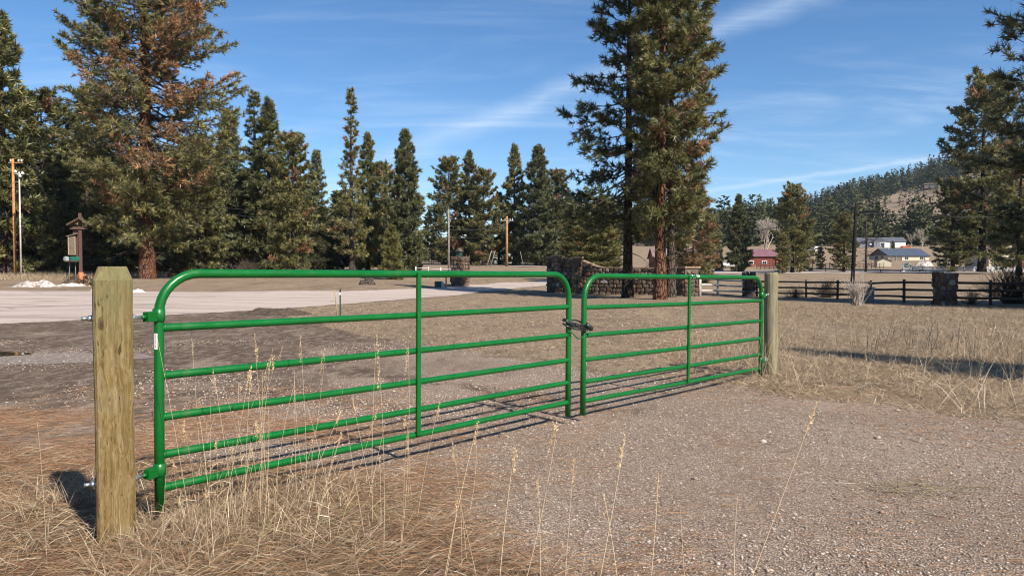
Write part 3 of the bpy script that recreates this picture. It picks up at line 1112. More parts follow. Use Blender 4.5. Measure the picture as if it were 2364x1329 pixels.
def make_pine(seed, H, Rr, cb=.2, nb=70, tuft=.42, K=14, wid=.075, cols=GREEN, brown=.03, brown_side=None, droop=.0,
              prof='cone', trunk_r=None, dead_low=6, sub=1.0, gap=.0, lean=0.0, up=.35, bias=None):
    """one pine: tapered trunk, limbs with side shoots, tufts of needles at the shoots"""
    rg = np.random.default_rng(seed)
    tr = trunk_r or H * .014 + .05
    # trunk line
    nz = 14
    tz = np.linspace(0, 1, nz)
    wob = np.cumsum(rg.normal(0, .012 * H / 14, (nz, 2)), axis=0) * tz[:, None]
    line = np.stack([wob[:, 0] + lean * tz * H, wob[:, 1], tz * H], 1)
    rad = tr * np.maximum((1 - tz) ** .75, .03); rad[0] *= 1.35; line[0, 2] = -.3
    mb = MB(); mb.tube([tuple(p) for p in line], list(rad), 12, cap=False)
    trunk = mb

    def at_h(t):
        return np.array([np.interp(t, tz, line[:, k]) for k in range(3)])

    def radius(t):
        u = (t - cb) / (1 - cb)
        if prof == 'cone':
            return min(1.0, .55 + u * 3.2) * (1 - u) ** .72 + .03
        if prof == 'column':
            return min(1.0, .62 + u * 1.8) * (1 - u ** 3.2) ** .8 + .04
        if prof == 'round':
            return math.sqrt(max(0, 1 - (2 * u - .85) ** 2 / 1.45)) + .03
        if prof == 'spire':
            return min(1, .5 + 2.5 * u) * (.34 + .66 * (1 - smooth(u * 1.6))) * (1.08 - .75 * u ** 2)
        return 1 - u

    S0 = []; S1 = []; A = []; B = []
    TC = []; TD = []; TS = []; TB = []
    for i in range(nb):
        t = cb + (1 - cb) * ((i + rg.uniform(0, 1)) / nb) ** .93
        if rg.uniform() < gap: continue
        u = (t - cb) / (1 - cb)
        az = i * 2.39996 + rg.uniform(-.6, .6)
        L = Rr * radius(t) * rg.uniform(.68, 1.16)
        if bias is not None:
            L *= 1 + bias[2] * (math.cos(az) * bias[0] + math.sin(az) * bias[1])
        L = max(L, .25)
        pitch = -.30 * (1 - u) + up * 1.9 * u ** 1.6 + rg.uniform(-.34, .40) - droop
        d = np.array([math.cos(az) * math.cos(pitch), math.sin(az) * math.cos(pitch), math.sin(pitch)])
        p0 = at_h(t)
        curve = rg.uniform(.05, .28) * L * (1 if droop < .2 else -.3)
        k = 5
        ss = np.linspace(0, 1, k + 1)
        P = p0 + d * (ss * L)[:, None]
        P[:, 2] += curve * ss ** 2 - .12 * L * np.sin(ss * np.pi) * (1 - u)
        P[1:] += rg.normal(0, .03 * L, (k, 3)) * ss[1:, None]
        br = max(.012, min(tr * .35, .011 * L + .012))
        for j in range(k):
            S0.append(P[j]); S1.append(P[j + 1]); A.append(br * (1 - .8 * ss[j])); B.append(br * (1 - .8 * ss[j + 1]))
        bprob = brown
        if brown_side is not None:
            bprob = brown + brown_side[3] * math.exp(-((t - brown_side[2]) / brown_side[4]) ** 2) * max(0, math.cos(az) * brown_side[0] + math.sin(az) * brown_side[1])
        bb = rg.uniform() < bprob
        tip_d = P[-1] - P[-2]; tip_d /= np.linalg.norm(tip_d)
        TC.append(P[-1]); TD.append(tip_d); TS.append(tuft * rg.uniform(.85, 1.2)); TB.append(bb)
        ns = max(3, int((5 + L * 5.2) * sub))
        for j in range(ns):
            s = rg.uniform(.16, 1.0) ** .85
            q = np.array([np.interp(s, ss, P[:, m]) for m in range(3)])
            sd = 1 if rg.uniform() < .5 else -1
            a2 = rg.uniform(.35, 1.25) * sd
            dd = np.array([d[0] * math.cos(a2) - d[1] * math.sin(a2), d[0] * math.sin(a2) + d[1] * math.cos(a2), d[2] + rg.uniform(-.35, .75) - droop * .8])
            dd /= np.linalg.norm(dd)
            l2 = (L * .26 * (1.15 - s) + .16 + tuft * .25) * rg.uniform(.6, 1.3)
            e = q + dd * l2
            S0.append(q); S1.append(e); A.append(max(.006, br * .35)); B.append(.004)
            b2 = bb and rg.uniform() < .85 or rg.uniform() < brown * .35
            TC.append(e); TD.append(dd); TS.append(tuft * rg.uniform(.7, 1.1)); TB.append(b2)
            if l2 > tuft * .9 and rg.uniform() < .75:
                TC.append(q + dd * l2 * .5); TD.append((dd + rg.normal(0, .4, 3))); TS.append(tuft * rg.uniform(.6, .9)); TB.append(b2)
    # dead lower limbs without needles
    for i in range(dead_low):
        t = cb * rg.uniform(.35, 1.05)
        az = rg.uniform(0, 6.28); L = Rr * rg.uniform(.2, .5)
        p0 = at_h(t); d = np.array([math.cos(az), math.sin(az), rg.uniform(-.5, .1)])
        p1 = p0 + d * L * .55; p2 = p1 + (d + [0, 0, -.3]) * L * .45
        S0 += [p0, p1]; S1 += [p1, p2]; A += [.03, .018]; B += [.018, .006]
        for j in range(3):
            q = p0 + (p2 - p0) * rg.uniform(.3, 1); S0.append(q); S1.append(q + rg.normal(0, .22, 3) * L * .6); A.append(.009); B.append(.004)
    # leader
    for j in range(4):
        TC.append(at_h(1 - .02 * j)); TD.append(np.array([rg.normal(0, .3), rg.normal(0, .3), 1.0])); TS.append(tuft * .9); TB.append(False)
    C = np.array(TC); D = np.array(TD); D /= np.linalg.norm(D, axis=1, keepdims=True)
    # new shoots turn up to the light
    D[:, 2] += .25 - droop; D /= np.linalg.norm(D, axis=1, keepdims=True)
    TS = np.array(TS); TB = np.array(TB)
    g = np.array(cols)[rg.integers(0, len(cols), len(C))] * rg.uniform(.55, 1.5, (len(C), 1))
    bcol = np.array(BROWN)[rg.integers(0, len(BROWN), len(C))] * rg.uniform(.7, 1.25, (len(C), 1))
    base = np.where(TB[:, None], bcol, g)
    V, F, Cc = needle_tufts(C, D, TS, K, wid, base, rg)
    bv, bf = segs(S0, S1, A, B, 3)
    return dict(trunk=trunk.mesh('trunk'), limbs=np_mesh('limbs', bv, bf, smooth_shade=True), crown=np_mesh('crown', V, F, Cc), H=H, np=(V, F, Cc))


def plant(name, proto, x, y, label, cat, group=None, H=None, wide=1.0, rz=0.0, bark='bark_grey', dz=0.0):
    s = (H or proto['H']) / proto['H']
    r = empty(name, (x, y, gz(x, y) + dz), rz, label, cat, group)
    r.scale = (s * wide, s * wide, s)
    o = link('trunk', proto['trunk'].copy() if not proto['trunk'].materials else proto['trunk'], None, r)
    if not o.data.materials: o.data.materials.append(MATS[bark])
    o.material_slots[0].link = 'OBJECT'; o.material_slots[0].material = MATS[bark]
    c = link('crown', proto['crown'], 'needles', r)
    link('limbs', proto['limbs'], 'twig', c)
    return r


# --- the big browning ponderosa by the road
P_BIG = make_pine(11, 40, 6.7, cb=.10, nb=420, tuft=.46, K=11, wid=.09, cols=GREEN, brown=.05, brown_side=(.45, -.89, .39, .75, .11), prof='column',
                  trunk_r=.56, dead_low=26, sub=1.15, gap=.05, bias=(1, 0, .10))
x, y = bear(340, 61), 61
plant('ponderosa_pine', P_BIG, x, y, 'huge broad ponderosa pine with large patches of dead brown needles', 'pine tree', bark='bark_red', rz=.2)

# --- the pair standing in front of the stone wall
P_SLIM = make_pine(23, 15.9, 2.9, cb=.20, nb=135, tuft=.36, K=18, wid=.075, cols=BLUEG, brown=.004, prof='cone', trunk_r=.24, dead_low=10, sub=.9, gap=.10, bias=(-1, -.2, .38))
x, y = on_ground(1449, 686)
plant('slim_pine', P_SLIM, x, y, 'slimmer dark green pine in front of the stone wall beside a taller pine', 'pine tree', bark='bark_dark')
P_TALL = make_pine(31, 19.0, 1.85, cb=.16, nb=270, tuft=.33, K=18, wid=.075, cols=GREEN, brown=.035, brown_side=(.8, -.6, .35, .18, .3), prof='column', trunk_r=.25, dead_low=16, sub=1.15, gap=.06, bias=(1, -.1, .30))
x, y = on_ground(1524, 691)
plant('ponderosa_pine', P_TALL, x, y, 'tall ponderosa pine with orange bark in front of the stone wall', 'pine tree', bark='bark_red')
P_TWIN = make_pine(37, 16, 1.7, cb=.24, nb=130, tuft=.34, K=15, wid=.08, cols=GREEN, brown=.14, prof='round', trunk_r=.21, dead_low=14, sub=1.1, bias=(1, 0, .1))
x, y = on_ground(1549, 686)
plant('ponderosa_pine', P_TWIN, x, y, 'grey barked pine close beside the tall orange barked pine', 'pine tree', bark='bark_grey')

# --- generic pines of the rows
P_A = make_pine(41, 20, 3.8, cb=.05, nb=150, tuft=.62, K=12, wid=.11, cols=GREEN, brown=.015, prof='cone', sub=1.0)
P_B = make_pine(43, 20, 3.6, cb=.07, nb=140, tuft=.60, K=12, wid=.11, cols=GREEN, brown=.03, prof='round', sub=1.0, gap=.08)
P_C = make_pine(47, 24, 3.6, cb=.12, nb=130, tuft=.55, K=12, wid=.10, cols=GREEN, brown=.05, prof='spire', sub=.75, gap=.12, dead_low=10)
P_D = make_pine(53, 20, 4.6, cb=.05, nb=190, tuft=.66, K=12, wid=.11, cols=BLUEG, brown=.008, prof='cone', sub=1.05)
P_E = make_pine(59, 18, 2.8, cb=.08, nb=125, tuft=.55, K=12, wid=.11, cols=BLUEG, brown=.01, prof='cone', sub=.9, gap=.05)
P_H = make_pine(57, 22, 4.5, cb=.10, nb=165, tuft=.64, K=12, wid=.11, cols=GREEN, brown=.02, prof='round', sub=.85, gap=.18, trunk_r=.42)
P_YOUNG = make_pine(61, 5.2, 1.75, cb=.03, nb=75, tuft=.34, K=16, wid=.075, cols=YELG, brown=.0, prof='cone', trunk_r=.07, dead_low=0, sub=1.9, up=.5)
P_FIR = make_pine(67, 9, 3.0, cb=.02, nb=140, tuft=.42, K=12, wid=.08, cols=[(.085, .088, .038), (.108, .106, .046), (.145, .132, .056)], brown=.0, prof='cone', droop=.42, trunk_r=.14, dead_low=6, sub=1.2)
P_BRN = make_pine(71, 9, 2.4, cb=.05, nb=95, tuft=.42, K=13, wid=.07, cols=GREEN, brown=.40, prof='round', trunk_r=.12, dead_low=8, sub=1.3)

ROW = 'pines in the row beyond the road'
rows = [
    # photo bearing, distance, top, proto, width, turn, label
    (14, 72, 52, P_A, 1.05, .4, 'tall pine beside the wooden power pole and galvanized pole'),
    (104, 84, 232, P_B, 1.25, 1.4, 'pine between the tall roadside pines, just behind the notice post'),
    (206, 92, 210, P_A, 1.2, 2.0, 'pine partly hidden behind the huge browning ponderosa'),
    (462, 80, 330, P_B, 1.25, .9, 'dark pine at the right flank of the huge browning ponderosa'),
    (531, 96, 262, P_E, 1.15, .7, 'narrow pine standing next to the huge browning ponderosa'),
    (590, 98, 220, P_C, 1.3, 1.9, 'thin topped pine leaning against a fuller pine of the same height'),
    (622, 94, 240, P_A, 1.0, 4.2, 'full pine standing against a thin topped pine of the same height'),
    (676, 72, 322, P_B, 1.0, 3.1, 'shorter pine nearest the road verge with its trunk foot in the mown grass'),
    (732, 170, 352, P_E, 1.0, .2, 'thin hazy pine seen far behind the row'),
    (813, 90, 215, P_C, 1.0, 5.1, 'tallest thin topped pine in the middle of the row, bare reddish trunk'),
    (850, 104, 316, P_A, .95, 2.2, 'pine right behind the tallest thin topped pine'),
    (884, 112, 388, P_B, 1.0, .5, 'low rounded pine filling the gap behind the young yellow green pine'),
    (936, 96, 308, P_D, .82, 1.2, 'large dense cone shaped pine behind the young yellow green pine'),
    (1036, 186, 374, P_B, 1.05, 2.4, 'rounded pine behind the grey metal pole'),
    (1084, 190, 356, P_A, 1.0, 5.6, 'pointed pine behind the stone entrance pillar'),
    (1116, 182, 400, P_B, 1.1, 4.0, 'bushy pine just left of the brown utility pole'),
    (1152, 188, 446, P_E, 1.25, 1.0, 'short pine beside the brown utility pole'),
    (1187, 184, 341, P_A, .9, 3.3, 'slender pointed pine just right of the brown utility pole'),
    (1241, 178, 343, P_D, 1.0, .3, 'broad dense pine towering behind the entrance end of the stone wall'),
    (1284, 186, 402, P_B, 1.15, 2.7, 'pine leaning out of the flank of the broad dense pine'),
    (1312, 200, 450, P_E, 1.0, 1.7, 'small pine top showing past the broad dense pine'),
    (1336, 210, 446, P_E, .9, 4.4, 'distant pine top beside the slimmer dark pine'),
]
for b, Y, top, pr, wd, rz, lab in rows:
    x = bear(b, Y)
    plant('pine_tree', pr, x, Y, lab, 'pine tree', ROW, H=height(top, Y) - gz(x, Y), wide=wd, rz=rz, bark='bark_grey')
x, y = on_ground(905, 645)
plant('young_pine', P_YOUNG, x, y, 'small bushy yellow green young pine in the mown grass', 'young pine', H=height(528, y) - gz(x, y), wide=.92)
for b, Y, top, wd, rz, lab in ((1388, 62, 462, 1.25, .6, 'dark bushy pine right behind the stone wall'), (1338, 70, 500, 1.2, 2.2, 'low pine hanging over the tall end of the stone wall')):
    x = bear(b, Y)
    plant('pine_tree', P_B, x, Y, lab, 'pine tree', None, H=height(top, Y) - gz(x, Y), wide=wd * 1.35, rz=rz)
for b, Y, top, wd, rz, lab in ((1600, 84, 452, 1.15, .6, 'low pine thick with brown needles beside the log house'), (1627, 120, 545, 1.2, 2.2, 'stubby browned pine between the log house and the parked pickup')):
    x = bear(b, Y)
    plant('browning_pine', P_BRN, x, Y, lab, 'pine tree', None, H=height(top, Y) - gz(x, Y), wide=wd, rz=rz)

# dark firs filling the wood's edge below the big pines
firs = [(20, 78, 480, 1.1, 'dark fir at the foot of the tall pine by the poles'), (78, 80, 420, 1.2, 'drooping dark fir between the metal pole and the notice post'), (142, 72, 470, 1.15, 'drooping dark fir directly behind the notice post'),
        (232, 70, 452, 1.25, 'dark fir spreading below the huge ponderosa'), (286, 82, 470, 1.1, 'low dark fir hugging the trunk of the huge ponderosa'),
        (408, 74, 470, 1.2, 'dark fir on the mown grass side of the huge ponderosa'), (476, 84, 480, 1.2, 'dark fir under the flank of the wood near the rail fence'), (556, 106, 470, 1.2, 'shaded fir inside the wood behind the rail fence'),
        (745, 110, 480, 1.25, 'shaded fir between the verge pine and the tallest thin pine')]
for i, (b, Y, top, wd, lab) in enumerate(firs):
    x = bear(b, Y)
    plant('dark_fir', P_FIR, x, Y, lab, 'fir tree', 'dark firs along the wood edge', H=height(top, Y) - gz(x, Y), wide=wd, rz=i * 1.3, bark='bark_dark')

right = [
    (1660, 158, 538, P_FIR, .55, 'dark_fir', 'fir tree', 'dark narrow fir just left of the parked pickup'),
    (1704, 150, 453, P_D, .90, 'pine_tree', 'pine tree', 'cone shaped pine between the pickup and the red barn'),
    (1829, 143, 436, P_H, 1.15, 'pine_tree', 'pine tree', 'broad pine in front of the red barn'),
    (1856, 152, 520, P_B, 1.3, 'pine_tree', 'pine tree', 'lower pine hiding the orange end of the red barn'),
    (1806, 138, 545, P_B, 1.25, 'pine_tree', 'pine tree', 'small pine with several stems in front of the red barn'),
    (1948, 148, 498, P_H, 1.25, 'pine_tree', 'pine tree', 'olive pine between the camper and the leaning lamp pole'),
    (1893, 170, 572, P_B, 1.2, 'pine_tree', 'pine tree', 'small pine just below the white camper'),
    (2060, 300, 556, P_A, 1.3, 'pine_tree', 'pine tree', 'pine in front of the grey house on the slope'),
    (2199, 147, 432, P_H, 1.25, 'pine_tree', 'pine tree', 'shorter wide pine at the white picket fence'),
    (2266, 148, 196, P_H, 1.0, 'pine_tree', 'pine tree', 'very tall pine with a thick dark trunk at the white picket fence'),
    (2352, 128, 330, P_H, 1.0, 'pine_tree', 'pine tree', 'pine standing before the cream house with the brown door'),
]
for i, (b, Y, top, pr, wd, nm, cat, lab) in enumerate(right):
    x = bear(b, Y)
    plant(nm, pr, x, Y, lab, cat, 'pines along the far road', H=height(top, Y) - gz(x, Y), wide=wd, rz=i * .9 + .4, bark='bark_dark')
# trees at the right edge, close by, and the one whose shadow crosses the field
P_EDGE = make_pine(83, 21, 4.6, cb=.14, nb=140, tuft=.46, K=20, wid=.055, cols=BLUEG, brown=.03, prof='round', trunk_r=.30, dead_low=12, sub=.8, gap=.10)
plant('ponderosa_pine', P_EDGE, 25.6, 32.5, 'near dark pine with large needle clumps beyond the rail fence', 'pine tree', bark='bark_dark', rz=2.2)
plant('ponderosa_pine', P_D, 30.6, 28.2, 'dense pine standing off to the side of the shaded rail fence', 'pine tree', H=19, bark='bark_dark', rz=.3, wide=1.2)
qx, qy = on_ground(2185, 703)
plant('ponderosa_pine', P_D, qx + .64 * 6.5, qy - .768 * 6.5, 'unseen low dense pine added to shade the dark stone pillar', 'pine tree', H=12, bark='bark_dark', rz=1.3, wide=1.25)  # out of view, added so that its shadow falls on the pillar
plant('ponderosa_pine', P_SLIM, 14.6, .8, 'pine beside the drive whose shadow falls on the dry field', 'pine tree', H=13.0, bark='bark_dark', rz=1.0, wide=.8)


# bare deciduous trees: recursive forks
def bare_tree(name, label, x, y, H, seed, spread=.55, depth=6, mat='bare_wood', r0=.12, cat='bare tree', group=None, trunk=.33):
    rg = np.random.default_rng(seed)
    S0 = []; S1 = []; A = []; B = []

    def grow(p, d, L, r, k):
        q = p + d * L
        S0.append(p); S1.append(q); A.append(r); B.append(r * .72)
        if k == 0: return
        for j in range(3 if k > 2 else 2):
            nd = d + rg.normal(0, spread, 3) * [1, 1, .7]; nd[2] += .18
            nd /= np.linalg.norm(nd)
            grow(q if j < 2 else p + d * L * rg.uniform(.4, .9), nd, L * rg.uniform(.62, .86), r * .62, k - 1)
    grow(np.array([0, 0, -.2]), np.array([0.02, 0, 1.]), H * trunk, r0, depth)
    r = empty(name, (x, y, gz(x, y)), 0, label, cat, group)
    top = max(q[2] for q in S1); f = H / top
    S0 = np.array(S0) * f; S1 = np.array(S1) * f
    v, fc = segs(S0[:1], S1[:1], A[:1], B[:1], 8)
    link('trunk', np_mesh('trunk', v, fc, smooth_shade=True), mat, r)
    v, fc = segs(S0[1:], S1[1:], np.maximum(A[1:], .028), np.maximum(B[1:], .022), 3)
    link('crown', np_mesh('crown', v, fc), mat, r)
    return r


x = bear(1765, 205)
bare_tree('bare_tree', 'leafless pale tree standing behind the red barn', x, 205, height(502, 205) - gz(x, 205), 5, spread=.40, depth=7, r0=.30, trunk=.30)
x = bear(2128, 320)
bare_tree('bare_tree', 'leafless tree beside the grey house on the slope', x, 320, 9, 9, spread=.45, depth=6, r0=.2)
x = bear(2102, 325)
bare_tree('bare_tree', 'leafless shrubby tree near the red deck on the slope', x, 325, 7, 10, spread=.5, depth=5, r0=.16)
# dead snag with stub branches
x = bear(1998, 146)
sn = empty('dead_snag', (x, 146, gz(x, 146)), 0, 'thin dead tree trunk with bare twigs behind the lamp pole', 'dead tree')
Hs = height(473, 146) - gz(x, 146)
MB().tube([(0, 0, -.2), (.1, 0, Hs * .4), (.0, 0, Hs * .75), (.15, 0, Hs)], [.24, .19, .10, .03], 8).build('trunk', 'bark_grey', sn)
rg = np.random.default_rng(3)
t = rg.uniform(.12, .62, 46); az = rg.uniform(0, 6.28, 46); L = rg.uniform(.8, 3.4, 46)
p0 = np.stack([t * 0 + .05, t * 0, t * Hs], 1); dd = np.stack([np.cos(az), np.sin(az), rg.uniform(-.35, .4, 46)], 1)
p1 = p0 + dd * L[:, None]
p2 = p0 + dd * (L * .6)[:, None]; p3 = p2 + rg.normal(0, .6, (46, 3))
v, fc = segs(np.concatenate([p0, p2]), np.concatenate([p1, p3]), np.repeat([.06, .035], 46), .02, 3)
link('dead_branches', np_mesh('dead_branches', v, fc), 'bark_grey', sn)


# --- far wood behind the rows and forest on the hill: too many to count
def forest(name, pts, heights, proto, seed, keep, cols, kind='stuff'):
    rg = np.random.default_rng(seed)
    out = []
    for (x, y, z), h in zip(pts, heights):
        n = keep
        t = rg.uniform(0, 1, n) ** 1.25
        az = rg.uniform(0, 6.283, n)
        rad = h * .20 * (1 - t) ** .8 * rg.uniform(.25, 1.05, n) + h * .012
        C = np.stack([x + rad * np.cos(az), y + rad * np.sin(az), z + h * (.06 + .94 * t)], 1)
        D = np.stack([np.cos(az), np.sin(az), rg.uniform(-.5, .9, n)], 1)
        D /= np.linalg.norm(D, axis=1, keepdims=True)
        s = (h * rg.uniform(.07, .14, n) * (1 - .5 * t))[:, None]
        side = np.cross(D, rg.normal(size=(n, 3))); side /= np.linalg.norm(side, axis=1, keepdims=True)
        V = np.stack([C - D * s * .5 - side * s * .42, C - D * s * .5 + side * s * .42, C + D * s], 1).reshape(-1, 3)
        c = np.array(cols)[rg.integers(0, len(cols))] * rg.uniform(.65, 1.35)
        cc = np.repeat(c[None] * rg.uniform(.7, 1.3, (n, 1)), 3, axis=0)
        out.append((V, np.arange(n * 3).reshape(-1, 3), cc))
    V, F, C = join(out)
    return tag(link(name, np_mesh(name, V, F, C), 'far_needles'), kind=kind)


rg = np.random.default_rng(17)
pts = []; hs = []
for i in range(230):
    b = rg.uniform(-260, 1420); Y = rg.uniform(120, 300)
    x = bear(b, Y)
    if 950 < b < 1345 and Y < 225: continue
    cap = np.interp(b, [-260, 100, 500, 700, 1000, 1320, 1420], [330, 330, 360, 440, 475, 500, 515])
    h = height(cap + rg.uniform(-15, 75), Y) - gz(x, Y)
    pts.append((x, Y, gz(x, Y))); hs.append(max(6, h))
forest('distant_woods', pts, hs, None, 5, 420, [(.090, .096, .046), (.072, .080, .042), (.115, .110, .052)])
v0 = []; v1 = []; 
for (x, y, z), h in zip(pts, hs):
    v0.append((x, y, z - .3)); v1.append((x, y, z + h * .8))
v, fc = segs(v0, v1, .22, .05, 6)
tag(link('distant_trunks', np_mesh('distant_trunks', v, fc, smooth_shade=True), 'bark_grey'), kind='stuff')

# hill forest with the bare slope left open
CLX = np.array([150, 205, 262, 350, 400, 470.]); CLY = np.array([455, 490, 545, 625, 655, 690.])
pts = []; hs = []
while len(pts) < 5200:
    Y = rg.uniform(345, 1150) ; b = rg.uniform(1250, 2700); x = bear(b, Y)
    z = float(hill_z(x, Y))
    cy = np.interp(x, CLX, CLY)
    cl = min(((x - 435) / 80) ** 2 + ((Y - 740) / 75) ** 2, ((x - 335) / 55) ** 2 + ((Y - 650) / 55) ** 2)
    if cl < 1 and rg.uniform() < .72: continue
    front = abs(x / Y - .56) < .075 and 430 < Y < 690
    if front and rg.uniform() < .25: continue
    if Y < 380 and rg.uniform() < .55: continue
    if Y > 1010 and rg.uniform() < .35: continue
    pts.append((x, Y, max(z, gz(x, Y)) - .5)); hs.append(rg.uniform(6, 14) if front or cl < 1 else rg.uniform(11, 27))
forest('hill_forest', pts, hs, None, 6, 66, [(.062, .068, .034), (.050, .058, .032), (.082, .084, .040)])

# ------------------------------------------------------------------ stonework
def stone_mesh(seed):
    rg = random.Random(seed)
    n = rg.choice((6, 7, 8))
    out = []
    for k in range(n):
        a = 2 * math.pi * (k + rg.uniform(-.25, .25)) / n
        ca, sa = math.cos(a), math.sin(a)
        s = 1 / max(abs(ca), abs(sa)) ** .95
        out.append((ca * s * .5 * rg.uniform(.88, 1.0), sa * s * .5 * rg.uniform(.88, 1.0)))
    v = [(x, .35, z) for x, z in out] + [(x * .96, -.32, z * .96) for x, z in out] + [(x * .74, -.46 - rg.uniform(0, .16), z * .74) for x, z in out]
    v.append((rg.uniform(-.1, .1), -.55, rg.uniform(-.1, .1)))
    f = []
    for r in (0, n):
        f += [(r + k, r + (k + 1) % n, r + n + (k + 1) % n, r + n + k) for k in range(n)]
    f += [(2 * n + k, 2 * n + (k + 1) % n, 3 * n) for k in range(n)]
    m = MB().add(v, f, False).mesh('stone')
    m.materials.append(MATS['field_stone'])
    return m


STONES = [stone_mesh(i) for i in range(9)]


def stones(parent, o, ux, w, top, rg, row=(.20, .30), wid=(.22, .46), nrm=None):
    """lay stones on a face: origin o, horizontal unit ux, width w, top(u)->height"""
    ux = Vector(ux)
    rz = math.atan2(ux.y, ux.x)
    z = -.06
    while z < max(top(0), top(w * .5), top(w)):
        hgt = rg.uniform(*row)
        u = rg.uniform(-.15, 0)
        while u < w:
            wd = rg.uniform(*wid)
            c = u + wd / 2
            if .02 < c < w - .02 and z + hgt * .55 < top(min(max(c, 0), w)):
                wd2 = min(wd, 2 * c + .06, 2 * (w - c) + .06)
                p = Vector(o) + ux * c + Vector((0, 0, z + hgt / 2))
                s = link('stone', STONES[rg.randrange(9)], None, parent, p, (0, rg.uniform(-.22, .22), rz),
                         (wd2 * .97, rg.uniform(.10, .17), hgt * rg.uniform(.9, 1.04)))
            u += wd
        z += hgt * .97


def pillar(name, label, x, y, w, d, h, rz, cap=None, seed=1, group=None, row=(.2, .3), sides=('f', 'r')):
    p = empty(name, (x, y, gz(x, y)), rz, label, 'pillar', group)
    MB().box((0, 0, h / 2 - .15), (w - .05, d - .05, h + .28)).build('core', 'mortar', p)
    rg = random.Random(seed)
    tp = lambda u: h
    stones(p, (-w / 2, -d / 2 + .03, 0), (1, 0, 0), w, tp, rg, row, (.14, .46))
    stones(p, (w / 2 - .03, -d / 2, 0), (0, 1, 0), d, tp, rg, row, (.14, .46))
    stones(p, (-w / 2 + .03, d / 2, 0), (0, -1, 0), d, tp, rg, row, (.14, .46))
    stones(p, (w / 2, d / 2 - .03, 0), (-1, 0, 0), w, tp, rg, row, (.14, .46))
    if cap:
        MB().box((0, 0, h + .045), (w + .08, d + .08, .09)).build('cap_stone', cap, p, bevel=.015)
    return p


# entrance pillar across the drive, with a small roofed lantern box on it
x, y = on_ground(1062, 660)
hp = height(592, y) - gz(x, y)
ep = pillar('stone_pillar', 'stone entrance pillar with a small dark roofed lantern on top', x, y, .95, .95, hp, R(-28), None, 4)
lz = hp + .02
MB().box((-.05, 0, lz + .16), (.30, .30, .30)).build('lantern', 'utility_green', ep)
MB().prism([(-.27, lz + .31), (.17, lz + .31), (-.05, lz + .52)], -.24, .24).build('lantern_roof', 'shingle_brown', ep)

# the long wall: tall entrance end, second pier, then a lower run to the end pillar
wx0, wy0 = on_ground(1262, 674)
wx1, wy1 = on_ground(1562, 683)
wl = math.hypot(wx1 - wx0, wy1 - wy0)
wr = math.atan2(wy1 - wy0, wx1 - wx0)
wz = min(gz(wx0, wy0), gz(wx1, wy1))
wall = empty('stone_wall', (wx0, wy0, wz), wr, 'long fieldstone wall, tall beside the entrance and lower towards the rail fence', 'wall')
hT = height(595, wy0) - wz; hL = height(619, (wy0 + wy1) / 2) - wz


def wall_top(u):
    k = u / wl
    if k < .24: return hT - .12 * k / .24
    if k < .46: return hT - .12 - (hT - .12 - hL) * float(smooth((k - .24) / .22)) ** .8
    return hL - .05 * (k - .46)


rgw = random.Random(12)
poly = [(0, -.4)] + [(wl * i / 30, wall_top(wl * i / 30) - .02) for i in range(31)] + [(wl, -.4)]
MB().prism(poly[::-1], .03, .42).build('core', 'mortar', wall)
stones(wall, (0, 0.02, .0), (1, 0, 0), wl, wall_top, rgw, (.13, .30), (.14, .55))
for u0, u1 in ((.0, .24), (.24, .46), (.46, .73), (.73, 1.0)):
    n = 6
    for i in range(n):
        a, b = wl * (u0 + (u1 - u0) * i / n), wl * (u0 + (u1 - u0) * (i + 1) / n)
        za, zb = wall_top(a), wall_top(b)
        L = math.hypot(b - a, zb - za)
        MB().box((0, 0, 0), (L - .012, .50, .07)).build('coping_stone', 'stone_cap', wall, ((a + b) / 2, .22, (za + zb) / 2 + .03), (0, -math.atan2(zb - za, b - a), 0), bevel=.012)
for u, w in ((.10, .55), (.265, .5)):
    hh = wall_top(wl * u) + .10
    pr = MB().box((wl * u, -.12, hh / 2 - .1), (w, .30, hh + .2)).build('pier', 'mortar', wall)
    stones(pr, (wl * u - w / 2, -.24, 0), (1, 0, 0), w, lambda q: hh, rgw, (.18, .28), (.2, .36))
    stones(pr, (wl * u + w / 2 - .02, -.27, 0), (0, 1, 0), .3, lambda q: hh, rgw, (.18, .28), (.18, .3))
    stones(pr, (wl * u - w / 2 + .02, .03, 0), (0, -1, 0), .3, lambda q: hh, rgw, (.18, .28), (.18, .3))
    MB().box((wl * u, -.12, hh + .05), (w + .08, .40, .09)).build('cap_stone', 'stone_cap', pr, bevel=.015)

x, y = on_ground(1582, 683)
pillar('stone_pillar', 'sunlit square stone pillar closing the end of the long stone wall', x, y, 1.15, 1.0, height(619, y) - gz(x, y), R(35), 'stone_cap', 5)
EPX, EPY = x, y


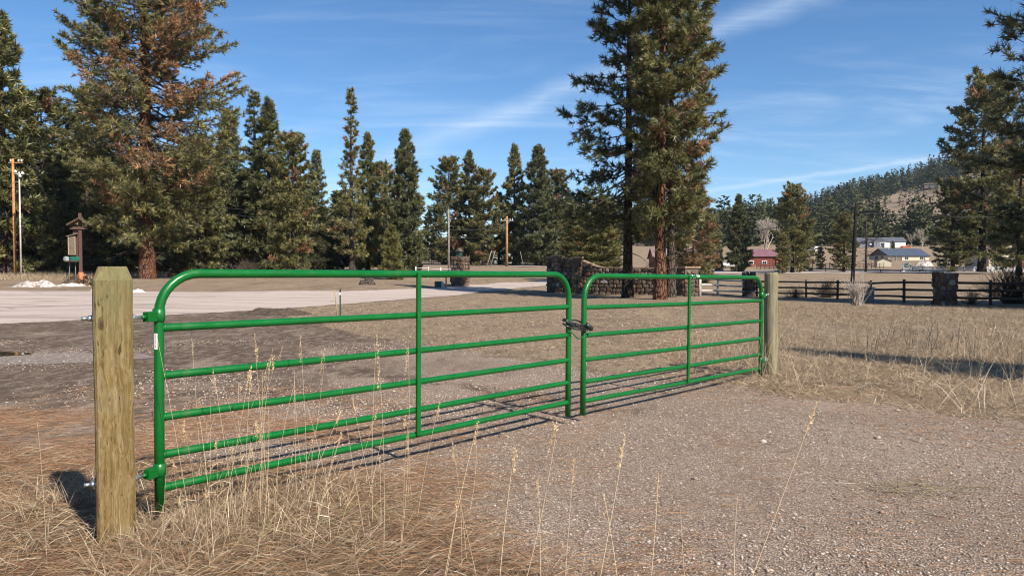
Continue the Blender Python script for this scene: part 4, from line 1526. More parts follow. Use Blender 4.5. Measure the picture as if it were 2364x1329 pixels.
# ------------------------------------------------------------------ rail fences
def rail_fence(name, label, pts, mat, hgt, rails=3, r=.06, group=None, square=False, cat='fence', post_r=.075):
    """posts at pts (x, y), round or square rails between them"""
    o = empty(name, (pts[0][0], pts[0][1], gz(*pts[0])), 0, label, cat, group)
    base = Vector(o.location)
    rg = random.Random(len(pts) * 7 + int(pts[0][0] * 10))
    tops = []
    for x, y in pts:
        z = gz(x, y)
        tops.append(Vector((x, y, z)) - base)
        b = tops[-1]
        tl = (rg.uniform(-.03, .03), rg.uniform(-.03, .03))
        MB().tube([b + Vector((0, 0, -.2)), b + Vector((tl[0], tl[1], hgt + .08))], [post_r, post_r * .93], 8).build('post', mat, o)
    for a, b in zip(tops[:-1], tops[1:]):
        for k in range(rails):
            z = hgt * (1 - k / rails) - .06
            d = (b - a).normalized(); n = Vector((d.y, -d.x, 0)) * (post_r * .75)
            j = rg.uniform(-.025, .025)
            pa = a + n + Vector((0, 0, z + j)); pb = b + n + Vector((0, 0, z + rg.uniform(-.025, .025)))
            MB().tube([pa - d * .08, (pa + pb) / 2 + Vector((0, 0, rg.uniform(-.02, .02))), pb + d * .08], [r, r * .93, r * .86], 7).build('rail', mat, o)
    return o


def g(px, py): return on_ground(px, py)


fa = [(EPX + .75, EPY - .1), g(1657, 681.5), g(1726, 684)]
rail_fence('rail_fence', 'sunlit pale weathered three rail fence joining two stone pillars', fa, 'weathered_rail', 1.06, post_r=.085)
x, y = g(1735, 685)
pillar('stone_pillar', 'low dark stone pillar at the end of the pale weathered rails', x, y + .5, .62, .62, 1.5, R(10), None, 6, row=(.18, .28))
fb = [g(1748, 685), g(1862, 687.5), g(1934, 691), g(2011, 695), g(2088, 698.5), g(2166, 702)]
rail_fence('rail_fence', 'dark shaded three rail fence running between two dark stone pillars', fb, 'dark_rail', 1.05, post_r=.07)  # shade on this run is painted in by the dark rail colour
x, y = g(2185, 703)
pillar('stone_pillar', 'dark stone pillar in the shade, standing between dark rail fence runs', x, y + .1, .72, .68, 1.42, R(5), None, 7, row=(.2, .32))
fc_ = [g(2205, 703), g(2288, 704), g(2372, 706), (32, g(2372, 706)[1] - 1.0)]
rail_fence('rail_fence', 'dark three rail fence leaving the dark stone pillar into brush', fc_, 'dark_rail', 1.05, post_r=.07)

# fence along the wood and pasture fences far off
def row_pts(p0, p1, n): return [(p0[0] + (p1[0] - p0[0]) * i / n, p0[1] + (p1[1] - p0[1]) * i / n) for i in range(n + 1)]


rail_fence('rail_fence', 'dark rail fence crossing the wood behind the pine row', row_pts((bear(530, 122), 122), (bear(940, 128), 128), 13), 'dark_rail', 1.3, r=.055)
rail_fence('rail_fence', 'low brown rail fence on the pasture beyond the far road, behind the entrance pillar', row_pts((bear(950, 190), 190), (bear(1330, 182), 182), 16), 'brown_board', 1.25, r=.06)
rail_fence('rail_fence', 'low brown rail along the far road before the log house', row_pts((bear(1540, 168), 168), (bear(1722, 170), 170), 6), 'brown_board', .75, rails=1, r=.09)
rail_fence('rail_fence', 'rusty brown rail fence along the far road in front of the red barn and pasture', row_pts((bear(1745, 171), 171), (bear(2040, 178), 178), 30), 'brown_board', 1.25, rails=3, r=.05)
gt = empty('ranch_gate', (bear(1734, 169), 169, gz(bear(1734, 169), 169)), 0, 'small tan board gate in the brown rail by the barn yard', 'gate')
for z in (.15, .95): MB().box((0, 0, z), (1.8, .06, .12)).build('board', 'tan_board', gt)
for xx in (-.95, .95): MB().box((xx, 0, .5), (.16, .16, 1.15)).build('gate_post', 'tan_board', gt)
rail_fence('guard_rail', 'short dark guard rail in front of the round topped sign', [(bear(2079, 147), 147), (bear(2122, 147), 147), (bear(2138, 146), 146)], 'dark_rail', .5, rails=1, r=.10)
wf = rail_fence('white_post_fence', 'thin white post and wire fence behind the green utility box', [(bear(960, 66), 66), (bear(989, 66), 66), (bear(1018, 66), 66), (bear(1048, 66), 66)], 'trim_white', .95, rails=1, r=.02, post_r=.05)

# white picket fence
pf = empty('picket_fence', (bear(2106, 152), 152, gz(bear(2106, 152), 152)), 0, 'white vinyl picket fence along the far road', 'fence')
X0 = bear(2106, 152); X1 = bear(2560, 152); n = 19
stp = (X1 - X0) / n
pk_mb = MB()
for i in range(14):
    pk_mb.box(((i + .5) * stp / 14, 0, .53), (stp / 14 * .62, .03, .92))
pk = pk_mb.mesh('pickets')
rl_mb = MB()
for z in (.22, .85): rl_mb.box((stp / 2, .045, z), (stp, .05, .09))
rl = rl_mb.mesh('picket_rail')
po = MB().box((0, .02, .5), (.17, .17, 1.16)).mesh('post')
for i in range(n + 1):
    xx = X0 + stp * i; zz = gz(xx, 152)
    loc = (xx - X0, 0, zz - pf.location.z + .04)
    link('post', po, 'vinyl_white', pf, loc)
    if i < n:
        tag(link('pickets', pk, 'vinyl_white', pf, loc), kind='stuff')
        link('picket_rail', rl, 'vinyl_white', pf, loc)

# ------------------------------------------------------------------ poles and wires
def pole(name, label, x, y, top, r, mat, lean=(0, 0), cat='utility pole'):
    z = gz(x, y)
    o = empty(name, (x, y, z), 0, label, cat)
    MB().tube([(0, 0, -.3), (lean[0] * .5, lean[1] * .5, (top - z) / 2), (lean[0], lean[1], top - z)], [r, r * .9, r * .75], 10).build('pole', mat, o)
    return o


Y = 66; x = bear(35, Y)
p1 = pole('utility_pole', 'orange brown wooden power pole in front of the tall roadside pine', x, Y, height(368, Y), .135, 'pole_sunlit')
ht = height(368, Y) - gz(x, Y)
arm = MB().box((.25, 0, ht - .35), (1.3, .09, .10)).build('crossarm', 'pole_brown', p1)
for k in (-.2, .5, .8): MB().lathe([(.03, 0), (.07, .05), (.05, .16), (.06, .22)], 8, (k, 0, ht - .27)).build('insulator', 'insulator', arm)
Y2 = 63; x2 = bear(49, Y2)
p2 = pole('metal_pole', 'thin galvanized pole with white fittings beside the wooden power pole', x2, Y2, height(398, Y2), .075, 'pole_galv')
h2_ = height(398, Y2) - gz(x2, Y2)
for dx, dz in ((-.25, -.1), (.35, -.25), (.15, -.5)): MB().lathe([(.05, 0), (.12, .06), (.10, .2), (.03, .26)], 8, (dx, -.1, h2_ + dz)).build('insulator', 'insulator', p2)
MB().box((.05, -.05, h2_ - .15), (.9, .06, .07)).build('bracket', 'pole_galv', p2)

Y = 96; x = bear(1036, Y)
p3 = pole('metal_pole', 'bare dark grey pole behind the stone entrance pillar', x, Y, height(484, Y), .14, 'pole_grey')
Y4 = 158; x4 = bear(1170, Y4)
p4 = pole('utility_pole', 'brown wooden utility pole with crossarm by the far road', x4, Y4, height(500, Y4), .30, 'pole_brown')
h4 = height(500, Y4) - gz(x4, Y4)
arm = MB().box((0, 0, h4 - .9), (2.9, .2, .2), rz=.2).build('crossarm', 'pole_grey', p4)
for k in (-1.2, -.4, .7, 1.2): MB().lathe([(.05, 0), (.13, .08), (.09, .25), (.05, .35)], 8, (k, k * .2, h4 - .8)).build('insulator', 'insulator', arm)
MB().box((-.9, .2, h4 - 1.9), (.9, .1, .1)).build('bracket', 'pole_grey', p4)
for k in (-3.4, -2.6):
    MB().tube([(k - .9, -1.0, 0), (k + .1, 0, 3.4)], .09, 8).build('guy_guard', 'pole_grey', p4)
MB().tube([(3.6, -.6, 0), (2.9, 0, 3.2)], .06, 8).build('guy_guard', 'pole_grey', p4)

Y5 = 55.0; x5 = bear(1967, Y5)
top5 = height(470, Y5)
lx = bear(1975, Y5) - x5
p5 = pole('lamp_pole', 'dark leaning wooden pole carrying a street lamp behind the rail fence', x5, Y5, top5, .155, 'pole_dark', (lx, 0), 'lamp post')
h5 = top5 - gz(x5, Y5)
ap = [(lx * .9 + .08, 0, h5 - .95), (lx + .25, 0, h5 - .72), (lx + .6, 0, h5 - .60), (lx + .95, 0, h5 - .62)]
MB().tube(ap, .045, 8).build('lamp_arm', 'lamp_grey', p5)
hd = MB().box((lx + 1.17, 0, h5 - .62), (.95, .40, .20), taper=.72).build('lamp_head', 'lamp_grey', p5, bevel=.04)
MB().box((lx + 1.2, 0, h5 - .715), (.5, .24, .03)).build('lamp_lens', 'glass_dark', hd)


def wire(label, a, b, sag, r=.02):
    a = Vector(a); b = Vector(b)
    pts = []
    for i in range(25):
        t = i / 24
        pts.append(a.lerp(b, t) - Vector((0, 0, sag * 4 * t * (1 - t))) - a)
    o = MB().tube(pts, r, 5).build('power_line', 'wire', None, tuple(a))
    return tag(o, label, 'power line', 'overhead wires')


tp5 = Vector((x5 + lx, Y5 - .17, top5 - .62))
wire('black overhead wire from the lamp pole towards the stone wall trees', tp5, (bear(1300, 120), 120, height(560, 120)), 1.3, .028)
wire('black overhead wire leaving the lamp pole past the picket fence pines', tp5 + Vector((0, -.05, -.06)), (bear(2500, 50), 50, height(498, 50)), .22, .024)
tA = Vector((x4, Y4, gz(x4, Y4) + h4 - 1.9))
wire('thick overhead cable from the brown utility pole past the grey pole', tA, (bear(930, 110), 110, height(520, 110)), .9, .055)
wire('lower overhead wire between the brown utility pole and the grey pole', tA - Vector((0, 0, 1.6)), (bear(930, 110), 110, height(535, 110)), 1.0, .03)
t1_ = Vector((bear(35, 66), 66, height(376, 66)))
for k, lab in ((0, 'upper wire from the orange brown power pole into the wood'), (1, 'lower wire from the orange brown power pole into the wood')):
    wire(lab, t1_ + Vector((.5 + k, 0, -.1)), (bear(660, 82), 82, height(490 + k * 18, 82)), .9, .022)

# ------------------------------------------------------------------ notice post with box and mailboxes
x, y = on_ground(187, 659)
kz = lambda py: height(py, y) - gz(x, y)
ks = empty('notice_post', (x, y, gz(x, y)), R(22), 'brown roofed notice post with wooden box, green mailbox and orange sleeved foot', 'notice post')
MB().box((0, 0, kz(560)), (.17, .17, kz(516) - kz(628) + .6)).build('post', 'brown_board', ks)
MB().lathe([(.135, -.1), (.135, kz(628))], 14, sm=True).build('post_sleeve', 'orange_sleeve', ks)
zr = kz(507); ze = kz(522)
for s in (-1, 1):
    L = math.hypot(.62, zr - ze)
    slab = MB().box((s * .31, 0, (zr + ze) / 2 + .03), (L + .05, .95, .06), ry=s * math.atan2(zr - ze, .62)).build('roof_slope', 'brown_board', ks)
    for j in range(5):
        u = .1 + j * .2
        MB().box((s * .62 * u, 0, zr - (zr - ze) * u + .085 - j * .002), (L * .24, .99, .025), ry=s * math.atan2(zr - ze, .62)).build('shingle', 'moss_roof', slab)
MB().box((-.05, -.1, ze - .13), (.95, .10, .14)).build('crossbeam', 'brown_board', ks)
MB().box((-.22, .06, kz(560)), (.34, .05, 1.9)).build('backboard', 'brown_board', ks)
zb0, zb1 = kz(589), kz(546)
bx = MB().box((-.40, -.16, (zb0 + zb1) / 2), (.38, .30, zb1 - zb0)).build('box', 'grey_board', ks)
for dx in (-.17, .17): MB().box((-.40 + dx, -.325, (zb0 + zb1) / 2), (.05, .03, zb1 - zb0 - .02)).build('corner_board', 'tan_board', bx)
MB().box((-.40, -.17, zb1 + .07), (.55, .46, .05), ry=-.28).build('box_roof', 'grey_board', bx)
zm = kz(597)


def mailbox(parent, cx, cy, z, mat, w=.22, l=.48, h=.26):
    pr = [(-w / 2, 0), (w / 2, 0), (w / 2, h * .55)] + [(w / 2 * math.cos(R(a)), h * .55 + h * .45 * math.sin(R(a))) for a in range(20, 180, 20)] + [(-w / 2, h * .55)]
    o = MB().prism(pr, -l / 2, l / 2).build('mailbox', mat, parent, (cx, cy, z), (0, 0, R(-50)))
    MB().box((0, -l / 2 - .012, h * .45), (w * .8, .02, h * .7)).build('mailbox_door', mat, o)
    return o


sh = MB().box((-.42, -.15, zm - .16), (.75, .55, .05)).build('shelf', 'brown_board', ks)
mailbox(ks, -.30, -.18, zm - .13, 'mailbox_green')
mailbox(ks, -.60, -.10, zm - .13, 'mailbox_grey')
for dx in (-.6, -.3): MB().tube([(dx, -.1, 0), (dx + .05, -.1, zm - .18)], .02, 6).build('stand_leg', 'utility_grey', ks)

# leaf heap round the foot of the notice post
def mound(name, mat, cx, cy, rx, ry, h, seed, label=None, cat=None, kind=None, n=34, rough=.35):
    xs = np.linspace(-1.15, 1.15, n)
    X, Yg = np.meshgrid(xs, xs)
    r = np.hypot(X, Yg); ang = np.arctan2(Yg, X)
    ph = np.random.default_rng(seed).uniform(0, 6, 8)
    lim = 1 + .16 * np.sin(2 * ang + ph[0]) + .12 * np.sin(3 * ang + ph[1]) + .08 * np.sin(5 * ang + ph[2])
    t = np.clip(1 - r / lim, 0, 1)
    z = h * smooth(t * 1.6) * (1 + rough * np.sin(X * 6 + ph[3]) * np.sin(Yg * 5 + ph[4]) + rough * .5 * np.sin(X * 13 + ph[5]) * np.sin(Yg * 15 + ph[6]))
    V = np.stack([cx + X * rx, cy + Yg * ry, ground_z(cx + X * rx, cy + Yg * ry) + z - .03], -1).reshape(-1, 3)
    i = np.arange(n - 1)[None] + (np.arange(n - 1) * n)[:, None]
    F = np.stack([i, i + 1, i + n + 1, i + n], -1).reshape(-1, 4)
    F = F[(t.ravel()[F] > 0).any(axis=1)]
    o = link(name, np_mesh(name, V, F, smooth_shade=True), mat)
    return tag(o, label, cat, None, kind), (cx, cy, rx, ry, h)


heap, _ = mound('leaf_heap', 'dark_soil', x - .1, y + .35, 1.35, .8, .55, 3, 'brown heap of dead leaves round the notice post', 'leaf pile')
n = 2600
aa = rng.uniform(0, 6.283, n); rr_ = np.sqrt(rng.uniform(0, 1, n))
lx_ = x - .1 + 1.35 * rr_ * np.cos(aa); ly_ = y + .35 + .8 * rr_ * np.sin(aa)
lz_ = ground_z(lx_, ly_) + .55 * smooth((1 - rr_) * 1.5) + rng.uniform(-.02, .09, n)
Cn = np.stack([lx_, ly_, lz_], 1)
Dn = rng.normal(size=(n, 3)); Dn /= np.linalg.norm(Dn, axis=1, keepdims=True)
V, F, C = needle_tufts(Cn, Dn, np.full(n, .13), 1, .32, palette(n, [(.20, .125, .07), (.13, .08, .05), (.30, .20, .12), (.085, .055, .04)]), rng)
lv = link('dead_leaves', np_mesh('dead_leaves', V, F, C), 'litter', heap); tag(lv, kind='stuff')

# old snow and soil at the verge
sx, sy = on_ground(78, 663)
mound('snow_patch', 'old_snow', sx - .2, sy + .6, 1.45, .6, .30, 11, 'dirty melting snow bank at the verge by the notice post', 'snow')
mound('snow_patch', 'old_snow', sx + 1.55, sy + 1.0, 1.1, .3, .16, 12, 'thin tail of snow reaching towards the leaf heap', 'snow')
tx, ty = on_ground(212, 674); mound('snow_patch', 'old_snow', tx, ty + .2, .35, .25, .14, 13, 'small white snow lump just in front of the leaf heap', 'snow')
tx, ty = on_ground(312, 676); mound('snow_patch', 'old_snow', tx, ty + .3, .5, .25, .15, 14, 'small snow patch at the road edge past the square post', 'snow')
tx, ty = on_ground(640, 726); mound('soil_mound', 'dark_soil', tx, ty, 1.5, .6, .16, 15, 'low dark mound of soil between drive and road', 'soil mound')
tx, ty = on_ground(845, 657)
st_ = empty('tree_stump', (tx, ty, gz(tx, ty)), 0, 'low grey tree stump in the mown grass beyond the road', 'stump')
m = MB(); m.lathe([(.62, -.1), (.5, .1), (.42, .28), (.40, .36)], 14)
m.v = [(a * (1 + .16 * math.sin(3 * math.atan2(b, a) + 1)), b * (1 + .16 * math.sin(3 * math.atan2(b, a) + 1)), c + (.1 * math.sin(a * 7) if c > .3 else 0)) for a, b, c in m.v]
m.build('stump_wood', 'bark_grey', st_)

# marker stakes, utility boxes
tx, ty = on_ground(785, 735)
s1 = empty('marker_stake', (tx, ty, gz(tx, ty)), 0, 'dark steel marker stake with white tip by the drive', 'stake')
MB().box((0, 0, .34), (.035, .022, .74)).build('stake', 'utility_green', s1)
MB().box((0, 0, .655), (.042, .03, .06)).build('white_band', 'white_paint', s1)
MB().box((.004, 0, .74), (.036, .024, .08)).build('stake_tip', 'ink', s1)
tx, ty = on_ground(779, 735)
s2 = empty('marker_stake', (tx, ty, gz(tx, ty)), 0, 'leaning pale wooden stake beside the dark marker stake', 'stake')
MB().tube([(0, 0, -.1), (-.04, 0, .4), (-.075, 0, .76)], [.02, .018, .015], 6).build('stake', 'tan_board', s2)
tx, ty = on_ground(1015, 663)
ub = empty('utility_box', (tx, ty, gz(tx, ty)), .3, 'small dark green utility box with brown stake near the entrance pillar', 'utility box')
MB().box((-.1, 0, .19), (.40, .34, .40)).build('cabinet', 'utility_green', ub, bevel=.02)
MB().prism([(.06, .02), (.22, .02), (.22, .30), (.14, .40), (.06, .30)], -.26, -.2).build('door', 'mailbox_grey', ub)
MB().box((.42, 0, .35), (.09, .06, .75)).build('stake', 'brown_board', ub)
tx, ty = on_ground(2018, 697)
tb = empty('transformer_box', (tx, ty + .9, gz(tx, ty)), .15, 'grey utility transformer box tucked behind the dark rail fence', 'utility box')
MB().box((0, 0, .32), (.62, .6, .68)).build('cabinet', 'utility_grey', tb, bevel=.02)
MB().box((0, 0, .69), (.68, .66, .06)).build('lid', 'utility_grey', tb, bevel=.015)

# ------------------------------------------------------------------ houses and vehicles across the road
def house(name, label, x, y, w, d, h, rise, wall, roof, rz=0, ridge='x', wins=(), doors=(), over=.4, side_wins=(), z=None, cat='house', trim='trim_white', end=None):
    """front is local -y; wins/doors = (centre x, bottom, width, height)"""
    o = empty(name, (x, y, gz(x, y) - .05 if z is None else z), rz, label, cat)
    m = MB()
    m.box((0, d / 2, h / 2 - .4), (w, d, h + .8))
    m.build('wall', wall, o)
    if ridge == 'x':
        m = MB(); q = .03
        for s in (-1, 1):
            xx = s * (w / 2 - q)
            m.add([(xx, .02, h), (xx, d - .02, h), (xx, d / 2, h + rise - .02)], [(0, 1, 2)])
        m.prism([(0, 0), (0.01, 0), (0.01, .01)], 0, .01)
        MB().add([(-w / 2 + .01, .01, h - .01), (-w / 2 + .01, d - .01, h - .01), (-w / 2 + .01, d / 2, h + rise), (w / 2 - .01, .01, h - .01), (w / 2 - .01, d - .01, h - .01), (w / 2 - .01, d / 2, h + rise)],
                 [(0, 2, 1), (3, 4, 5), (0, 3, 5, 2), (1, 2, 5, 4)]).build('gable', end or wall, o)
        L = math.hypot(d / 2 + over, rise * (1 + over / (d / 2)))
        an = math.atan2(rise, d / 2)
        for s in (-1, 1):
            cy = d / 2 + s * (d / 2 + over) / 2
            cz = h + rise - rise * ((d / 2 + over) / 2) / (d / 2) + .07
            MB().box((0, cy, cz), (w + 2 * over, L, .12), rx=-s * an).build('roof_slope', roof, o)
    else:
        MB().add([(-w / 2 + .01, .01, h - .01), (w / 2 - .01, .01, h - .01), (0, .01, h + rise), (-w / 2 + .01, d - .01, h - .01), (w / 2 - .01, d - .01, h - .01), (0, d - .01, h + rise)],
                 [(0, 1, 2), (3, 5, 4), (0, 2, 5, 3), (1, 4, 5, 2)]).build('gable', end or wall, o)
        L = math.hypot(w / 2 + over, rise * (1 + over / (w / 2)))
        an = math.atan2(rise, w / 2)
        for s in (-1, 1):
            cx = s * (w / 2 + over) / 2
            cz = h + rise - rise * ((w / 2 + over) / 2) / (w / 2) + .07
            MB().box((cx, d / 2, cz), (L, d + 2 * over, .12), ry=s * an).build('roof_slope', roof, o)
    for cx, b, ww, hh in wins:
        f = MB().box((cx, -.03, b + hh / 2), (ww + .22, .08, hh + .22)).build('window', trim, o)
        for k in (-1, 1):
            MB().box((cx + k * ww / 4, -.075, b + hh / 2), (ww / 2 - .06, .03, hh - .04)).build('pane', 'glass_dark', f)
    for cx, b, ww, hh in doors:
        f = MB().box((cx, -.035, b + hh / 2), (ww, .09, hh)).build('door', 'door_brown', o)
        MB().box((cx + ww * .35, -.1, b + hh * .45), (.08, .06, .08)).build('handle', 'zinc', f)
    for cy, b, ww, hh in side_wins:
        f = MB().box((-w / 2 - .03, cy, b + hh / 2), (.08, ww + .2, hh + .2)).build('window', trim, o)
        MB().box((-w / 2 - .075, cy, b + hh / 2), (.03, ww, hh)).build('pane', 'glass_dark', f)
    return o


# log house with reddish roof behind the pair of pines
Y = 178; xc = bear(1560, Y)
lh = house('log_house', 'orange log house with brown roof seen between pine trunks', xc, Y, 10.5, 7, 2.7, 2.4, 'log_orange', 'roof_brown', .0, 'x', wins=((-3, .9, 1.2, 1.1), (1.2, .3, 1.5, 2.0)), doors=((3.2, .1, 1.0, 2.0),))
for k in (-4.6, -.8, 2.2, 4.8): MB().box((k, -1.6, 1.2), (.2, .2, 2.6)).build('porch_post', 'tan_board', lh)
MB().box((0, -1.0, 2.75), (11, 2.4, .12), rx=.22).build('porch_roof', 'roof_brown', lh)
# teal and red house in the trees
Y = 215; xc = bear(1166, Y)
house('cabin', 'cabin with red gable and grey green wall among the pines past the brown pole', xc, Y, 7, 8, 2.6, 2.2, 'siding_teal', 'barn_red', R(25), 'y', wins=((-1.5, .9, 1.1, 1.0), (1.6, .9, 1.1, 1.0)), cat='house')
Y = 225; xc = bear(1212, Y)
house('shed', 'small pale teal shed among the pines behind the stone wall', xc, Y, 3.2, 4, 2.3, .9, 'siding_teal', 'roof_slate', R(10), 'y', doors=((.3, .1, .9, 1.9),), cat='shed')

# red barn
Y = 190; x0 = bear(1713, Y); x1 = bear(1791, Y)
w = x1 - x0
zb = height(617, Y) - .1
barn = house('barn', 'long red barn with maroon metal roof and sunlit bright orange end', (x0 + x1) / 2, Y, w, 6.2, height(591, Y) - zb, height(580, Y) - height(591, Y) + .5, 'barn_red', 'roof_maroon', 0, 'x',
             wins=((-w / 2 + 2.3, 1.0, 1.1, .75), (1.4, 1.0, 1.1, .75)), z=zb, cat='barn')
for i in range(int(w / .75)):
    MB().box((-w / 2 + .4 + i * .75, -.012, 1.3), (.06, .03, 2.5)).build('batten', 'barn_red', barn)
MB().box((w / 2 + .9, -.0, 1.15), (1.75, .5, 3.1)).build('sunlit_end', 'barn_end_sunlit', barn)  # slab coloured as the barn's sunlit end
# pickup
Y = 181; xc = bear(1686, Y)
tk = empty('pickup_truck', (xc, Y, gz(xc, Y)), R(4), 'white pickup truck parked beside the red barn', 'truck')
prof = [(-2.75, .55), (2.75, .5), (2.8, .95), (2.7, 1.12), (1.45, 1.2), (.75, 1.82), (-.65, 1.86), (-.85, 1.25), (-2.75, 1.2)]
MB().prism(prof[::-1], -.95, .95).build('body', 'white_paint', tk, bevel=.05)
MB().prism([(-.6, 1.28), (1.2, 1.25), (.7, 1.76), (-.55, 1.78)][::-1], -.962, .962).build('window', 'glass_dark', tk)
MB().box((-1.75, 0, 1.24), (1.7, 1.6, .06)).build('bed', 'ink', tk)
for sx_ in (-1.75, 1.75):
    for sy_ in (-.85, .85):
        wh = MB().tube([(sx_, sy_ - .13, .38), (sx_, sy_ + .13, .38)], .39, 14).build('wheel', 'tyre', tk)
        MB().tube([(sx_, sy_ - .14, .38), (sx_, sy_ + .14, .38)], .2, 10).build('rim', 'zinc', wh)
MB().box((2.81, -.7, .85), (.06, .35, .2)).build('headlight', 'insulator', tk)
MB().box((2.81, .7, .85), (.06, .35, .2)).build('headlight', 'insulator', tk)
# camper on the slope
Y = 292; xc = bear(1879, Y); zc_ = height(579.5, Y)
rv = empty('camper_trailer', (xc, Y, zc_ - .5), R(-6), 'white camper trailer parked on the slope above the pines', 'camper')
prof = [(-1.9, .5), (1.75, .5), (1.85, 2.3), (-1.3, 2.35), (-2.0, 1.7), (-2.05, 1.2)]
MB().prism(prof[::-1], -1.1, 1.1).build('body', 'white_paint', rv, bevel=.06)
for k, ww in ((-.6, .4), (.3, .3), (1.15, .75)): MB().box((k, -1.115, 1.55), (ww, .03, .6)).build('window', 'glass_dark', rv)
MB().tube([(.6, -1.0, .42), (.6, -.75, .42)], .36, 12).build('wheel', 'tyre', rv)
MB().box((.2, 0, 2.45), (.7, .5, .2)).build('roof_vent', 'white_paint', rv)

# blue steel roofed house
Y = 235; x0 = bear(2044, Y); x1 = bear(2152, Y); w = x1 - x0
zb = height(606, Y)
bh = house('ranch_house', 'long tan ranch house with dark blue steel roof', (x0 + x1) / 2, Y, w, 9, height(590, Y) - zb, height(574, Y) - height(590, Y), 'siding_tan', 'roof_steel', R(12), 'x',
           wins=((-1.0, .9, 1.5, 1.1), (4.6, .9, 1.5, 1.1)), z=zb, side_wins=((3, .8, 1.2, 1.4), (5.5, .8, 1.2, 1.4)), cat='house', end='siding_dark')
MB().box((-5.0, -.04, 1.05), (4.4, .1, 2.1)).build('porch_shade', 'siding_dark', bh)  # flat dark panel painting the shade of a recessed porch
for k in (-7.0, -4.9, -2.9): MB().box((k, -.2, 1.1), (.16, .16, 2.3)).build('porch_post', 'pole_grey', bh)
MB().box((5.6, -.03, 1.05), (.8, .06, 2.0)).build('door', 'siding_dark', bh)
MB().tube([(-4.6, 3.6, 3.7), (-4.6, 3.6, 5.2)], .07, 8).build('flue', 'insulator', bh)
# grey house higher on the slope
Y = 335; x0 = bear(1984, Y); x1 = bear(2086, Y); w = x1 - x0
zb = height(573, Y)
gh = house('hill_house', 'grey house with slate roof on the slope above the ranch house', (x0 + x1) / 2, Y, w, 9, height(558, Y) - zb, height(548, Y) - height(558, Y), 'siding_grey', 'roof_slate', R(-10), 'x',
           wins=((-1.6, .9, 1.6, 1.3), (7.6, .9, 1.4, 1.3)), z=zb, cat='house')
MB().box((1.6, -1.0, 1.25), (2.2, 1.8, 2.6)).build('bay', 'siding_white', gh)
MB().box((7.5, -.5, 1.3), (4.5, .9, 2.5)).build('white_wing', 'siding_white', gh)
MB().box((9.5, -2.2, .45), (3.6, 2.0, .9)).build('deck', 'deck_red', gh)
MB().tube([(-5.0, -.45, 1.9), (-5.0, -.52, 1.9)], .5, 16).build('satellite_dish', 'insulator', gh)
fr = MB().add([(-4.2, -1.2, 3.0), (1.8, -1.2, 3.0), (-1.2, -1.2, 5.0), (-1.2, 4, 5.0), (-4.2, 4, 3.0), (1.8, 4, 3.0)], [(0, 1, 2), (0, 2, 3, 4), (1, 5, 3, 2)]).build('front_gable', 'roof_slate', gh)
MB().box((-1.2, -.55, 1.45), (5.2, 1.2, 3.0)).build('front_wing', 'siding_grey', gh)
f = MB().box((-.3, -1.17, 1.6), (1.5, .06, 1.5)).build('window', 'trim_white', gh)
MB().box((-.3, -1.21, 1.6), (1.2, .05, 1.2)).build('pane', 'glass_dark', f)
# cream garden shed
Y = 192; xc = bear(2041, Y); zb = height(618, Y)
house('shed', 'small cream garden shed with brown roof beside the ranch house', xc, Y, 3.4, 3.2, 1.75, .7, 'siding_cream', 'shingle_brown', R(-14), 'y', doors=(), over=.18, z=zb, cat='shed')
# cream house behind the picket fence
Y = 172; x0 = bear(2282, Y); x1 = bear(2470, Y); w = x1 - x0; zb = height(619.5, Y)
ch = house('cream_house', 'cream house with tall front gable and brown door behind the picket fence', (x0 + x1) / 2, Y, w, 9, 3.1, 2.0, 'siding_tan', 'shingle_brown', 0, 'x',
           wins=((-w / 2 + 1.6, .9, .9, 1.5), (-w / 2 + 6.9, .7, .6, 1.7), (-w / 2 + 11.5, .9, 1.3, 1.4)), doors=((-w / 2 + 8.3, .1, 1.0, 2.1),), z=zb, cat='house')
gx0 = -w / 2 + 4.2
gw = MB().prism([(gx0 - 2.3, -.3), (gx0 + 2.3, -.3), (gx0 + 2.3, 4.2), (gx0, 5.9), (gx0 - 2.3, 4.2)], -1.5, .2).build('front_wing', 'siding_cream', ch)
MB().box((gx0, -1.53, 3.75), (2.6, .08, 1.2)).build('gable_panel', 'siding_dark', ch)
f = MB().box((gx0, -1.54, 1.25), (2.5, .1, 2.1)).build('window', 'trim_white', ch)
for k in (-.55, .55): MB().box((gx0 + k, -1.6, 1.25), (1.0, .05, 1.9)).build('pane', 'glass_dark', f)
for s in (-1, 1):
    MB().box((gx0 + s * 1.3, -.75, 5.12), (3.3, 2.2, .12), ry=s * math.atan2(1.7, 2.3)).build('gable_roof', 'shingle_brown', ch)
MB().tube([(gx0 + 2.55, -1.4, 4.3), (gx0 + 2.55, -1.46, 4.3)], .42, 16).build('satellite_dish', 'insulator', ch)
# round topped community sign
Y = 150.5; xc = bear(2094, Y)
sg = empty('roadside_sign', (xc, Y, gz(xc, Y)), 0, 'white round topped roadside sign with green and yellow arch emblem', 'sign')
prof = [(-1.05, .8), (1.05, .8)] + [(1.05 * math.cos(R(a)), .8 + 1.05 * math.sin(R(a))) for a in range(15, 180, 15)]
MB().prism(prof, -.08, .08).build('panel', 'white_paint', sg)
for r0, r1, mt in ((.62, .82, 'sign_green'), (.36, .56, 'sign_yellow')):
    m = MB()
    for i in range(8):
        a0, a1 = R(25 + 130 * i / 8), R(25 + 130 * (i + 1) / 8)
        m.add([(r * math.cos(t), -.085, .78 + r * math.sin(t)) for r, t in ((r0, a0), (r1, a0), (r1, a1), (r0, a1))], [(0, 1, 2, 3)])
    m.build('emblem_arch', mt, sg)
MB().box((0, -.09, .92), (1.5, .02, .13)).build('lettering_line', 'sign_blue', sg)
